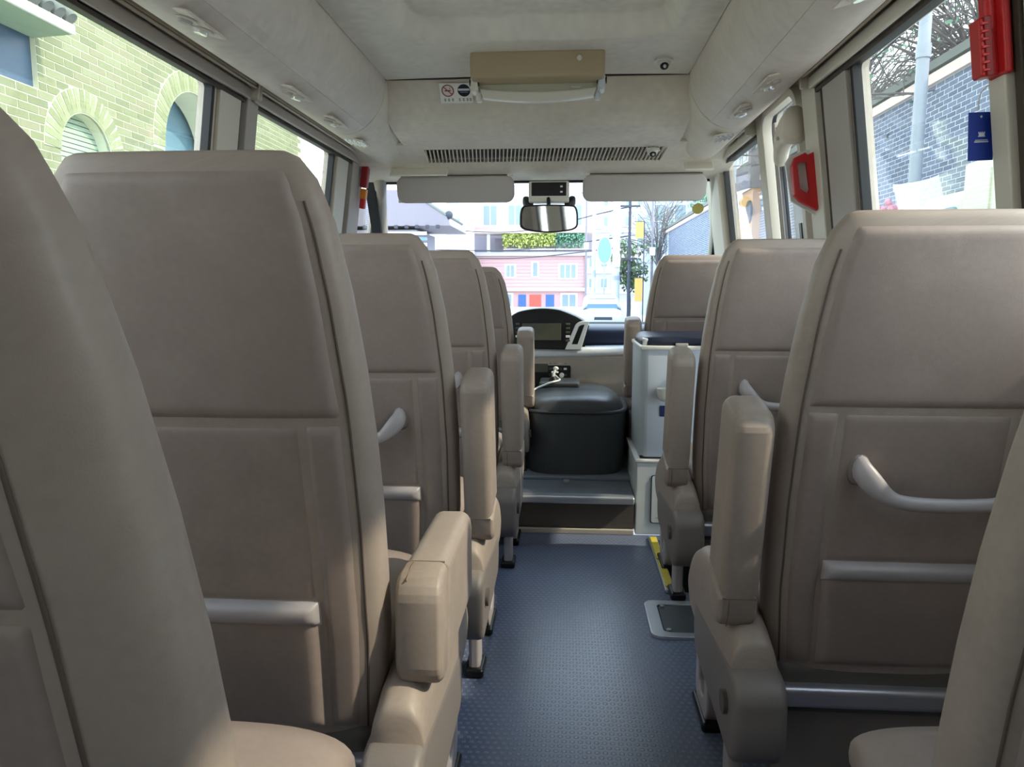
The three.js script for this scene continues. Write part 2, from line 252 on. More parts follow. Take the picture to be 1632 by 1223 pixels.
{ // front header between the pillars, with the air grille's slats
  const p = sgroup('trim'); p.name = 'trim_21';
  const prof = [[2.965, 1.787], [2.985, 1.76], [3.03, 1.712], [3.12, 1.668], [3.25, 1.64], [3.40, 1.627], [3.49, 1.622]], prof2 = [[3.64, 1.59], [3.72, 1.567], [3.85, 1.552], [3.99, 1.535]];
  part(p, 'upper_panel', extrX(shell(prof, 0.014), -0.735, 0.473), M.header); part(p, 'lower_panel', extrX(shell(prof2, 0.014), -1.03, 0.76), M.header);
  part(p, 'upper_panel_edge', box(1.2, 0.01, 0.012, CX, 1.792, -2.957, 0.003), M.seam);
  part(p, 'side_panel', extrX(shell([[3.40, 1.627], [3.52, 1.616], [3.65, 1.588]], 0.01), -1.03, -0.66), M.header); part(p, 'side_panel', extrX(shell([[3.40, 1.627], [3.52, 1.616], [3.65, 1.588]], 0.01), 0.42, 0.76), M.header);
  part(p, 'grille_backing', extrX(shell([[3.46, 1.648], [3.56, 1.632], [3.68, 1.603]], 0.006), -0.73, 0.46), M.black);
  for (let i = 0; i < 62; i++) { const x = -0.66 + i * 0.0178; part(p, 'vent_slat', slatG, M.header).position.set(x, 1.607, -3.565); }
}

// ---------- seats ----------
const REC = Math.tan(12 * Math.PI / 180), hwT = [[0.262, 0.203], [0.45, 0.222], [0.62, 0.226], [0.8, 0.222], [0.95, 0.206], [1.04, 0.19], [1.09, 0.172], [1.115, 0.152], [1.12, 0.14]], htT = [[0.262, 0.053], [0.5, 0.062], [0.8, 0.056], [1.0, 0.047], [1.08, 0.04], [1.112, 0.03], [1.12, 0.02]];
const midZ = (y) => (y - 0.8) * REC - 0.056 + 0.03 * Math.max(0, (0.5 - y)) * 0; // centre line of the back
const rearZ = (u, y) => midZ(y) + lerpTable(htT, y) * Math.pow(Math.max(0, 1 - Math.abs(u) ** 3.6), 1 / 3.6);
const backBody = () => { const ys = [0.262, 0.267, 0.282, 0.32, 0.36, 0.45, 0.55, 0.65, 0.75, 0.85, 0.95, 1.0, 1.04, 1.07, 1.09, 1.105, 1.115, 1.12]; return loft(ys.map((y, i) => { const k = i === 0 ? 0.9 : 1; return superRing(0, midZ(y), lerpTable(hwT, y) * k, lerpTable(htT, y) * k, 3.6, 64, (x, z) => V(x, y, z)); }).map((r) => r.reverse())); };
function patch(u0, u1, y0, y1, off, lip = 0.014, nu = 28, nv = 28) { // padded panel following the back's rear face, sunk along its edge
  const e = (t) => t; // even steps, refined at the ends
  const rs = (n) => (t) => { const k = 0.06; return t; };
  return grid(nu, nv, (a, b) => {
    const aa = a < 0.5 ? 0.5 * (2 * a) ** 1.7 : 1 - 0.5 * (2 - 2 * a) ** 1.7, bb = b < 0.5 ? 0.5 * (2 * b) ** 1.7 : 1 - 0.5 * (2 - 2 * b) ** 1.7;
    const u = u0 + (u1 - u0) * aa, y = y0 + (y1 - y0) * bb, w = lerpTable(hwT, y), d = Math.min((u - u0) * w, (u1 - u) * w, y - y0, y1 - y), k = THREE.MathUtils.smoothstep(d, 0, lip);
    return [u * w, y, rearZ(u, y) - 0.004 + (off + 0.004) * Math.sqrt(k), u * w, y];
  });
}
function armrest(s, down) { // down: lowered to the horizontal // length along +y when raised, pivot end at the bottom; x = aisle side
  const g = new THREE.Group(); g.name = 'armrest';
  const L = down ? 0.375 : 0.43, T = down ? 0.168 : 0.125, wd = 0.072, q = new THREE.Shape();
  const x0 = -T / 2, x1 = T / 2;
  q.moveTo(x0, 0.076); q.lineTo(x1, 0.076); q.lineTo(x1, L - 0.04); q.absarc(x1 - 0.04, L - 0.04, 0.04, 0, Math.PI / 2); q.lineTo(x0 + 0.035, L); q.absarc(x0 + 0.035, L - 0.035, 0.035, Math.PI / 2, Math.PI); q.lineTo(x0, 0.076);
  const c = new THREE.Shape(); c.moveTo(x0, 0.073); c.lineTo(x0, 0.04); c.absarc(x0 + 0.04, 0.04, 0.04, Math.PI, Math.PI * 1.5); c.lineTo(x1 - 0.04, 0); c.absarc(x1 - 0.04, 0.04, 0.04, Math.PI * 1.5, Math.PI * 2); c.lineTo(x1, 0.073); c.lineTo(x0, 0.073);
  const sm = (sh, b) => toCreasedNormals(extr(sh, wd - 2 * b, b, { bevelSegments: 4, curveSegments: 14, bevelOffset: -b * 0.9 }).translate(0, 0, -wd / 2 + b), 0.6).rotateY(-Math.PI / 2);
  part(g, 'pad', sm(q, 0.02), M.leatherSide); const e = part(g, 'end_cover', sm(c, 0.014), M.leatherSide);
  for (const z of [-1, 1]) part(e, 'stitching', tube([[-wd / 2 + 0.006, 0.0745, z * (T / 2 + 0.001)], [wd / 2 - 0.006, 0.0745, z * (T / 2 + 0.001)]], 0.0016, 4, 6), M.stitch);
  part(e, 'stitching', tube([[0.018 - wd / 2, 0.01, T / 2 - 0.006], [0.018 - wd / 2, 0.04, T / 2 + 0.001], [0.018 - wd / 2, 0.07, T / 2 + 0.001]], 0.0013, 8, 6), M.stitch);
  g.position.set(s * 0.275, down ? 0.462 : 0.38, down ? -0.085 : -0.15);
  g.rotation.x = down ? -Math.PI / 2 : 12 * Math.PI / 180;
  return g;
}
function makeSeat(s, down, cushionLen = 0.48, { arm = true, grab = true, seam = 0.8, pu = 0.86, top = 0.43 } = {}) {
  const o = new THREE.Group();
  const b = part(o, 'backrest', backBody(), M.leatherSide);
  // piping follows the rear edge on both sides
  for (const k of [-1, 1]) { const pts = []; for (let y = 0.3; y < 1.1; y += 0.04) { const w = lerpTable(hwT, y) * (pu + 0.04); pts.push([k * w, y, rearZ(pu + 0.04, y) + 0.0005]); } part(b, 'piping', tube(pts, 0.0019, 60, 6), M.piping); }
  part(o, 'upper_panel', patch(-pu, pu, seam + 0.002, 1.098, 0.006), M.leather);
  for (const k of [-1, 1]) part(o, 'side_panel', patch(k < 0 ? -pu : pu - 0.235, k < 0 ? 0.235 - pu : pu, 0.3, seam - 0.003, 0.005), M.leather);
  part(o, 'centre_panel', patch(0.245 - pu, pu - 0.245, 0.52, seam - 0.003, 0.002), M.leather);
  part(o, 'pocket', patch(0.245 - pu, pu - 0.245, 0.3, 0.505, 0.012, 0.02), M.leather);
  part(o, 'pocket_band', patch(0.24 - pu, pu - 0.24, 0.482, 0.524, 0.018, 0.014, 24, 10), M.handle);
  const hz = (y) => rearZ(0.5, y);
  if (grab) {
  const hc = [[1, 0.702, -0.004], [0.99, 0.694, 0.018], [0.84, 0.676, 0.034], [0.6, 0.656, 0.04], [0.3, 0.648, 0.041]], hp = [];
  for (const [k, y, d] of hc) hp.push([s * 0.098 * k, y, hz(Math.max(y, 0.66)) + d]); for (const [k, y, d] of hc.slice().reverse()) hp.push([-s * (0.17 - 0.098 * (1 - k)), y, hz(Math.max(y, 0.66)) + d]);
  const hg = tube(hp, 0.0115, 60, 12), c = new THREE.CatmullRomCurve3(hp.map((p) => V(...p))), ps = hg.attributes.position;
  for (let i = 0; i < ps.count; i++) { const t = Math.floor(i / 13) / 60, p = c.getPointAt(t), q = V(ps.getX(i), ps.getY(i), ps.getZ(i)).sub(p), e = Math.abs(t - 0.5) * 2, f = 1.05 + 1.1 * THREE.MathUtils.smoothstep(e, 0.45, 0.85); q.y *= f; q.x *= 1 + 0.3 * (f - 1); q.z *= 0.85; ps.setXYZ(i, p.x + q.x, p.y + q.y, p.z + q.z); }
  hg.computeVertexNormals();
  const h = part(o, 'grab_handle', hg, M.handle);
  for (const k of [-1, 1]) part(h, 'mount', loft([0, 0.5, 1].map((t) => superRing(k === s ? s * 0.099 : -s * 0.17, 0.698, 0.02 - 0.005 * t, 0.03 - 0.006 * t, 2.4, 20, (x, y) => V(x, y, hz(0.698) - 0.003 + 0.013 * t)))), M.seatPlastic);
  }
  // cushion: top pad and the aisle-side bolster, skirts below
  const zf = -0.07 - cushionLen, cs = (x0, x1, y0, y1f, n, zb = -0.13) => [0, 0.03, 0.12, 0.3, 0.6, 0.85, 0.95, 0.985, 1].map((t) => {
    const z = zb + (zf - zb) * t, e = t < 0.05 ? 0.8 + t * 4 : t > 0.9 ? Math.sqrt(Math.max(0.12, 1 - ((t - 0.9) / 0.1) ** 2 * 0.9)) : 1, top = y1f(t), hy = (top - y0) / 2;
    return superRing((x0 + x1) / 2, y0 + hy, (x1 - x0) / 2 * (0.93 + 0.07 * e), hy * e, n, 40, (x, y) => V(x, y, z));
  });
  const mxr = (a, b2) => (s > 0 ? [a, b2] : [-b2, -a]);
  part(o, 'seat_cushion', loft(cs(-0.215, 0.212, 0.3, (t) => top + 0.02 * t, 3.2).map((r) => (r))), M.leather);
  if (arm) {
  const [bx0, bx1] = mxr(0.205, 0.29);
  part(o, 'cushion_bolster', loft(cs(bx0, bx1, 0.19, (t) => 0.375 + 0.045 * Math.sin(t * 3), 2.8, -0.05)), M.leatherSide);
  const [px0, px1] = mxr(0.2, 0.292);
  const sc = part(o, 'side_cover', toCreasedNormals(extrX((() => { const q = new THREE.Shape(); q.moveTo(0.05, 0.155); q.lineTo(0.40, 0.18); q.quadraticCurveTo(0.44, 0.21, 0.42, 0.27); q.lineTo(0.12, 0.3); q.quadraticCurveTo(0.0, 0.32, 0.01, 0.26); q.quadraticCurveTo(0.0, 0.17, 0.05, 0.155); return q; })(), px0, px1, 0.014), 0.7), M.seatPlastic);
  part(sc, 'pivot_cap', cyl(0.022, 0.022, 0.012, 22).rotateZ(Math.PI / 2).translate(s * 0.294, 0.24, -0.075), M.seatDark);
  }
  part(o, 'cushion_pan', box(0.4, 0.12, cushionLen - 0.06, 0, 0.25, -0.08 - cushionLen / 2, 0.03), M.seatDark);
  part(o, 'back_crossbar', box(0.4, 0.042, 0.035, 0, 0.243, -0.105, 0.012), M.steel);
  part(o, 'rear_valance', box(0.4, 0.14, 0.02, 0, 0.15, -0.125, 0.008), M.seatPlastic);
  // frame legs: an upright loop at the front and a post at the back, both with black feet
  const loop = rrect(0.36, 0.012, 0.5, 0.34, 0.055); loop.holes.push(rrect(0.392, 0.05, 0.468, 0.3, 0.036, new THREE.Path()));
  for (const k of [-1, 1]) {
    if (k === s && !arm) continue;
    const x = k === s ? 0.255 * s : -0.17 * s;
    const l = part(o, 'leg', merge([extrX(loop, x - 0.016, x + 0.016, 0.005), box(0.03, 0.2, 0.06, x, 0.11, -0.16, 0.01)]), k === s ? M.handle : M.seatPlastic);
    part(l, 'foot', box(0.05, 0.024, 0.15, x, 0.012, -0.43, 0.008), M.black); part(l, 'foot', box(0.05, 0.024, 0.09, x, 0.012, -0.16, 0.008), M.black);
  }
  if (arm) o.add(armrest(s, down));
  return o;
}
const protoL = makeSeat(1, false), protoR = makeSeat(-1, false);
const frontR = makeSeat(-1, false, 0.38);
const SEATS = [
  [makeSeat(1, true, 0.42, { arm: false, grab: false, pu: 0.67 }), [-0.48, 0, -0.42], 0.995, 0, 'nearest left seat, its beige back filling the left edge of the view'],
  [makeSeat(1, true, 0.48, { grab: false, seam: 0.785 }), [-0.495, 0, -0.97], 1.045, 0, 'left seat with its aisle armrest lowered, second seat from the camera in the left row'],
  [protoL, [-0.489, 0, -1.7], 1, 0, 'third left seat, just ahead of the lowered armrest, grab handle and pocket band partly hidden'],
  [protoL.clone(), [-0.463, 0, -2.47], 1, 0, 'left seat directly behind the driver seat, raised beige armrest'],
  [makeSeat(1, false, 0.38), [-0.46, 0.153, -3.24], 0.835, 0, 'driver seat on the raised front platform, frontmost of the left row'],
  [makeSeat(-1, false, 0.33, { arm: false, top: 0.385 }), [0.612, 0, -0.63], 1, 0, 'nearest right seat, only the edge of its beige back at the right border'],
  [protoR, [0.59, 0, -1.26], 1, 0, 'large right seat with grab handle and pocket band, under the blue tag window'],
  [protoR.clone(), [0.618, 0, -2.23], 1.015, 0, 'right seat just behind the entrance step with the yellow strips'],
  [frontR, [0.575, 0.153, -3.45], 0.885, 0, 'front passenger seat beyond the white fridge box on the right'],
];
SEATS.forEach(([o, p, ys, r, label]) => { o.name = numbered('coach_seat'); o.position.set(...p); o.scale.y = ys; scene.add(o); tag(o, label, 'seat', 'leather coach seats in two single rows'); });

// ---------- things on the ceiling and header ----------
{
  const t = thing('ceiling_monitor', 'beige folded ceiling monitor with a curved pale lower edge above the windscreen', 'monitor');
  part(t, 'housing', box(0.458, 0.09, 0.24, -0.112, 1.753, -2.775, 0.012), M.monitorBox);
  const fs = (y0, k) => { const q = new THREE.Shape(); q.moveTo(-0.205, 0); q.lineTo(0.205, 0); q.lineTo(0.2, y0); q.quadraticCurveTo(0, y0 - k, -0.2, y0); q.lineTo(-0.205, 0); return q; };
  const fl = part(t, 'screen_flap', extr(fs(-0.016, 0.026), 0.02, 0.003), M.monitorPanel); fl.position.set(-0.112, 1.707, -2.765);
  const lp = new THREE.Shape(); lp.moveTo(-0.2, -0.018); lp.quadraticCurveTo(0, -0.044, 0.2, -0.018); lp.lineTo(0.19, -0.04); lp.quadraticCurveTo(0, -0.068, -0.19, -0.04); lp.lineTo(-0.2, -0.018);
  part(t, 'lip', extr(lp, 0.026, 0.005), M.lip).position.set(-0.112, 1.707, -2.765);
  for (const [x, m] of [[-0.333, M.lip], [0.108, M.greyWhite]]) { const b = part(t, 'bracket', merge([box(0.026, 0.05, 0.07, x, 1.703, -2.74, 0.008), box(0.02, 0.06, 0.03, x - 0.012 * Math.sign(x + 0.1), 1.683, -2.76, 0.006)]), m); part(b, 'hinge', cyl(0.012, 0.012, 0.034, 16).rotateZ(Math.PI / 2).translate(x, 1.71, -2.72), M.black); }
  part(t, 'release_button', new THREE.SphereGeometry(0.009, 14, 10).scale(1, 1, 0.5).translate(0.03, 1.766, -2.653), M.lip); part(t, 'latch', box(0.034, 0.005, 0.006, 0.02, 1.694, -2.74, 0.0015), M.lip);
  const s = solo('notice_sticker', new THREE.PlaneGeometry(0.128, 0.08, 20, 1), S('#ffffff', 0.5, { map: paint(512, 320, (c, w, h) => {
    c.fillStyle = '#efeee9'; c.fillRect(0, 0, w, h);
    c.lineWidth = 18; c.strokeStyle = '#9c4a4a'; c.fillStyle = '#e9dcd6'; c.beginPath(); c.arc(128, 118, 88, 0, 7); c.fill(); c.stroke();
    c.fillStyle = '#4a3a3c'; c.fillRect(80, 108, 82, 20); c.fillStyle = '#b08a60'; c.fillRect(162, 108, 18, 20); c.strokeStyle = '#4a3a3c'; c.lineWidth = 7; c.beginPath(); c.moveTo(170, 96); c.quadraticCurveTo(150, 80, 172, 66); c.stroke();
    c.strokeStyle = '#9c4a4a'; c.lineWidth = 16; c.beginPath(); c.moveTo(66, 56); c.lineTo(190, 180); c.stroke();
    c.fillStyle = '#1b1d38'; c.beginPath(); c.arc(378, 118, 98, 0, 7); c.fill(); c.fillStyle = '#dfe0ea'; c.fillRect(290, 88, 176, 34); c.fillStyle = '#8f93b4'; c.fillRect(318, 138, 120, 14);
    c.strokeStyle = '#5a5654'; c.lineWidth = 7; // four short characters under each sign, too small in the photograph to read
    for (const x0 of [56, 116, 176, 284, 344, 404, 452]) { c.beginPath(); c.moveTo(x0, 252); c.lineTo(x0 + 34, 252); c.moveTo(x0 + 17, 240); c.lineTo(x0 + 17, 294); c.moveTo(x0, 274); c.lineTo(x0 + 34, 274); c.stroke(); }
  }) }), 'white notice with a no-smoking sign and a dark round sign left of the ceiling monitor', 'sticker');
  s.position.set(-0.437, 1.7435, -2.9925); s.rotation.set(0.69, 0, 0.0);
  const cam = (x, y, z, label) => {
    const c = thing('dome_camera', label, 'camera', [x, y, z], 'small ceiling cameras');
    part(c, 'base', cyl(0.026, 0.034, 0.012, 28).translate(0, -0.005, 0), M.whitePlastic); part(c, 'collar', new THREE.SphereGeometry(0.024, 24, 14, 0, 7, Math.PI / 2, Math.PI / 2).translate(0, -0.011, 0), M.lip);
    const l = part(c, 'eye', new THREE.SphereGeometry(0.0155, 20, 14).translate(0.0, -0.024, 0.009), M.black); part(l, 'lens', new THREE.SphereGeometry(0.006, 12, 10).translate(0, -0.03, 0.021), M.lens);
    return c;
  };
  cam(-0.475, 1.845, -2.2, 'small white ceiling camera in the front left corner of the recessed panel');
  cam(0.325, 1.79, -2.77, 'small white ceiling camera with a dark eye right of the ceiling monitor');
  cam(0.37, 1.617, -3.5, 'small white camera at the right end of the air grille');
  const sw = thing('switch_panel', 'pale overhead panel of small labels and buttons above the left sun visor', 'control panel');
  part(sw, 'plate', box(0.28, 0.01, 0.1, 0, 0, 0, 0.004), M.lip);
  for (let i = 0; i < 4; i++) part(sw, 'label', box(0.05, 0.003, 0.03, -0.11 + i % 2 * 0.06, -0.006, -0.02 + Math.floor(i / 2) * 0.04, 0.001), M.whitePlastic);
  for (let i = 0; i < 8; i++) part(sw, 'button', box(0.018, 0.008, 0.016, 0.03 + i % 4 * 0.027, -0.007, -0.02 + Math.floor(i / 4) * 0.036, 0.002), M.engine);
  sw.position.set(-0.72, 1.566, -3.69); sw.rotation.x = 0.75;
  const rl = thing('map_lamp', 'small rectangular lamp unit in the header above the right sun visor', 'lamp');
  part(rl, 'bezel', box(0.13, 0.012, 0.1, 0, 0, 0, 0.004), M.trim); part(rl, 'lens', box(0.1, 0.008, 0.04, 0, -0.006, -0.018, 0.003), M.lens); part(rl, 'lens', box(0.1, 0.008, 0.022, 0, -0.006, 0.026, 0.003), M.greyWhite);
  rl.position.set(0.6, 1.576, -3.67); rl.rotation.x = 0.75;
  for (const [x0, x1, m, label, key] of [[-0.862, -0.272, 1, 'left grey padded sun visor folded down over the windscreen', 1], [0.066, 0.668, 1, 'right grey padded sun visor folded down over the windscreen', 0]]) {
    const v = thing('sun_visor', label, 'sun visor', [(x0 + x1) / 2, 1.49, -3.83], 'sun visors'); const w = x1 - x0;
    part(v, 'pad', toCreasedNormals(extr(rrect(-w / 2 + 0.008, -0.058, w / 2 - 0.008, 0.058, 0.035), 0.012, 0.008), 0.7), M.trimDull);
    part(v, 'rod', cyl(0.005, 0.005, w * 0.92, 10).rotateZ(Math.PI / 2).translate(0, 0.064, -0.004), M.seatDark); part(v, 'clip', box(0.03, 0.02, 0.02, key ? w / 2 - 0.02 : -w / 2 + 0.02, 0.07, 0, 0.004), M.trim);
    v.rotation.x = 0.35;
  }
  const st = solo('visor_label', box(0.09, 0.048, 0.002), S('#dfe4cf', 0.6), 'pale paper label under the left end of the left sun visor', 'label'); st.position.set(-0.82, 1.452, -3.86); st.rotation.x = 0.35;
  const ys = solo('round_sticker', cyl(0.03, 0.03, 0.002, 28).rotateX(Math.PI / 2), S('#c9bd6a', 0.6), 'round yellowish sticker at the upper right corner of the windscreen', 'sticker'); ys.position.set(0.662, 1.405, -4.02); ys.rotation.x = 0.514;
  // display and mirror in the middle
  const d = thing('overhead_display', 'black two line information display above the interior mirror', 'display', [-0.1, 1.475, -3.84]);
  part(d, 'housing', box(0.2, 0.105, 0.07, 0, -0.005, 0, 0.01), M.lip); part(d, 'screen', box(0.172, 0.066, 0.006, 0, 0.008, 0.034, 0.003), M.black); for (const y of [0.02, -0.006]) part(d, 'indicator', box(0.012, 0.008, 0.003, 0.062, y, 0.038), M.whitePlastic);
  for (const k of [-1, 1]) part(d, 'bracket', loft([0, 1].map((t) => superRing(k * (0.115 - 0.02 * t), -0.045 - 0.02 * t, 0.018, 0.026, 3, 16, (x, y) => V(x, y, -0.02 + 0.03 * t)))), M.black);
  const m = thing('rear_view_mirror', 'interior rear-view mirror with rounded ends under the black display', 'mirror', [-0.1, 1.34, -3.80]);
  const ms = (k) => { const q = new THREE.Shape(); q.moveTo(-0.125 * k, 0.058 * k); q.quadraticCurveTo(0, 0.068 * k, 0.125 * k, 0.058 * k); q.quadraticCurveTo(0.142 * k, 0.05 * k, 0.142 * k, 0); q.lineTo(0.142 * k, -0.03 * k); q.quadraticCurveTo(0.14 * k, -0.05 * k, 0.1 * k, -0.056 * k); q.quadraticCurveTo(0, -0.075 * k, -0.1 * k, -0.056 * k); q.quadraticCurveTo(-0.14 * k, -0.05 * k, -0.142 * k, -0.03 * k); q.lineTo(-0.142 * k, 0); q.quadraticCurveTo(-0.142 * k, 0.05 * k, -0.125 * k, 0.058 * k); return q; };
  part(m, 'shell', extr(ms(0.97), 0.02, 0.006), M.black); part(m, 'mirror_glass', extr(ms(0.94), 0.001).translate(0, 0, 0.0265), M.mirror); part(m, 'stalk', tube([[0, 0.05, 0], [0, 0.09, -0.01], [0, 0.12, -0.06]], 0.01, 10, 10), M.black);
  m.rotation.x = 0.06; m.rotation.y = 0.12;
}
// roller blind cassettes over the windows
function cassette(s, z0, z1, label) {
  const t = thing('blind_cassette', label, 'roller blind'); onWall(t, s);
  const len = z1 - z0, mid = -(z0 + z1) / 2, y = 1.685 - SILL;
  part(t, 'roller', cyl(0.028, 0.028, len, 24).rotateX(Math.PI / 2).translate(-s * 0.062, y, mid), M.blind);
  part(t, 'guide_rail', merge([box(0.012, 0.016, len, -s * 0.046, y - 0.038, mid, 0.003), box(0.01, 0.008, len, -s * 0.05, y - 0.052, mid, 0.003)]), M.rail);
  part(t, 'hem_bar', box(0.014, 0.034, len - 0.01, -s * 0.03, y - 0.072, mid, 0.005), s < 0 ? M.blind : M.trim); part(t, 'seal_lip', box(0.01, 0.012, len, -s * 0.012, y - 0.094, mid, 0.002), M.darkBrown);
  for (const z of [z0, z1]) part(t, 'end_cap', merge([cyl(0.031, 0.031, 0.016, 22).rotateX(Math.PI / 2).translate(-s * 0.062, y, -z), box(0.05, 0.08, 0.012, -s * 0.035, y - 0.045, -z, 0.004)]), M.trim);
}
cassette(-1, 1.3, 2.39, 'grey roller blind cassette above the left window with the brick arches'); cassette(-1, 2.41, 3.73, 'grey roller blind cassette above the narrow left window further forward');
cassette(1, 1.05, 2.395, 'pale roller blind cassette above the right window with the blue tag'); cassette(1, 3.09, 4.05, 'pale roller blind cassette above the front right window');
// hammers and the tag
function hammer(s, z, y, label, m2) {
  const t = thing('emergency_hammer', label, 'hammer', [0, 0, 0], 'red emergency hammers'); onWall(t, s);
  return t;
}
{
  const a = hammer(1, 0, 0, 'red emergency hammer in a ribbed red holder at the top right of the right window');
  part(a, 'holder', merge([box(0.036, 0.1, 0.034, -0.036, 1.428 - SILL, -1.45, 0.005), box(0.014, 0.15, 0.06, -0.018, 1.45 - SILL, -1.44, 0.005)]), M.red);
  part(a, 'ribbed_side', box(0.012, 0.1, 0.004, -0.04, 1.428 - SILL, -1.431, 0.0015), M.redDark); for (let i = 0; i < 7; i++) part(a, 'rib', box(0.012, 0.005, 0.006, -0.046, 1.388 + i * 0.013 - SILL, -1.43, 0.0015), M.red);
  part(a, 'handle', box(0.026, 0.2, 0.028, -0.03, 1.55 - SILL, -1.445, 0.01), M.red); part(a, 'head', cyl(0.012, 0.006, 0.07, 14).rotateX(Math.PI / 2).translate(-0.03, 1.64 - SILL, -1.445), M.steel);
  const b = hammer(1, 0, 0, 'red emergency hammer with an open looped grip on the door post');
  const hm = (a) => a.map(([x, y]) => [-(925 - x) * 0.000477, (760 - y) * 0.000477]);
  const lp = poly(hm([[770, 650], [790, 605], [850, 585], [866, 600], [925, 580], [925, 900], [895, 940], [800, 872], [770, 830]])); const hl = new THREE.Path(); hm([[796, 650], [815, 632], [852, 640], [858, 810], [840, 835], [800, 800]]).forEach((p, i) => (i ? hl.lineTo(...p) : hl.moveTo(...p))); lp.holes.push(hl);
  part(b, 'grip', extr(lp, 0.016, 0.004).translate(-0.01, 1.335 - SILL, -2.46), M.red); part(b, 'inner_plate', extr(poly(hm([[790, 625], [862, 615], [868, 820], [840, 848], [790, 808]])), 0.006).translate(-0.01, 1.335 - SILL, -2.468), M.whitePlastic); part(b, 'holder', box(0.03, 0.17, 0.03, -0.012, 1.335 - SILL, -2.478, 0.006), M.redDark);
  part(b, 'backplate', extr(poly(hm([[745, 620], [780, 575], [925, 550], [925, 930], [900, 968], [760, 860]])), 0.006, 0.002).translate(-0.01, 1.335 - SILL, -2.484), M.whitePlastic);
  const c = hammer(-1, 0, 0, 'dark red hammer holder with an orange lower end on the front left pillar');
  part(c, 'holder', box(0.035, 0.13, 0.04, 0.05, 1.56 - SILL, -3.69, 0.006), M.redDark); part(c, 'orange_block', box(0.03, 0.05, 0.034, 0.05, 1.465 - SILL, -3.70, 0.005), M.orange); part(c, 'handle', box(0.026, 0.05, 0.03, 0.05, 1.42 - SILL, -3.70, 0.006), M.red);
  const g = thing('hanging_tag', 'blue hanging tag with a small white emblem at the right window edge', 'tag'); onWall(g, 1);
  const tg = paint(256, 460, (x, w, h) => { x.fillStyle = '#1238a0'; x.fillRect(0, 0, w, h); x.fillStyle = '#dfe6f5'; x.beginPath(); x.arc(128, 42, 12, 0, 7); x.fill(); x.beginPath(); x.arc(134, 232, 34, Math.PI, 0); x.fill(); x.fillRect(96, 226, 76, 8); for (const k of [-24, -8, 8, 24]) { x.beginPath(); x.ellipse(134 + k, 206, 8, 22, k / 60, 0, 7); x.fill(); } x.fillRect(66, 262, 132, 8); x.fillRect(58, 276, 148, 12); });
  const tm = S('#ffffff', 0.4, { map: tg }); part(g, 'card', new THREE.BoxGeometry(0.046, 0.086, 0.0025), [M.blue, M.blue, M.blue, M.blue, tm, M.blue]).position.set(-0.034, 1.283 - SILL, -1.485);
  g.children[0].rotation.set(0, 0.12, 0.05 - TILT); part(g, 'string', tube([[-0.034, 1.33 - SILL, -1.49], [-0.03, 1.36 - SILL, -1.482], [-0.02, 1.37 - SILL, -1.475]], 0.0012, 8, 6), M.whitePlastic);
}

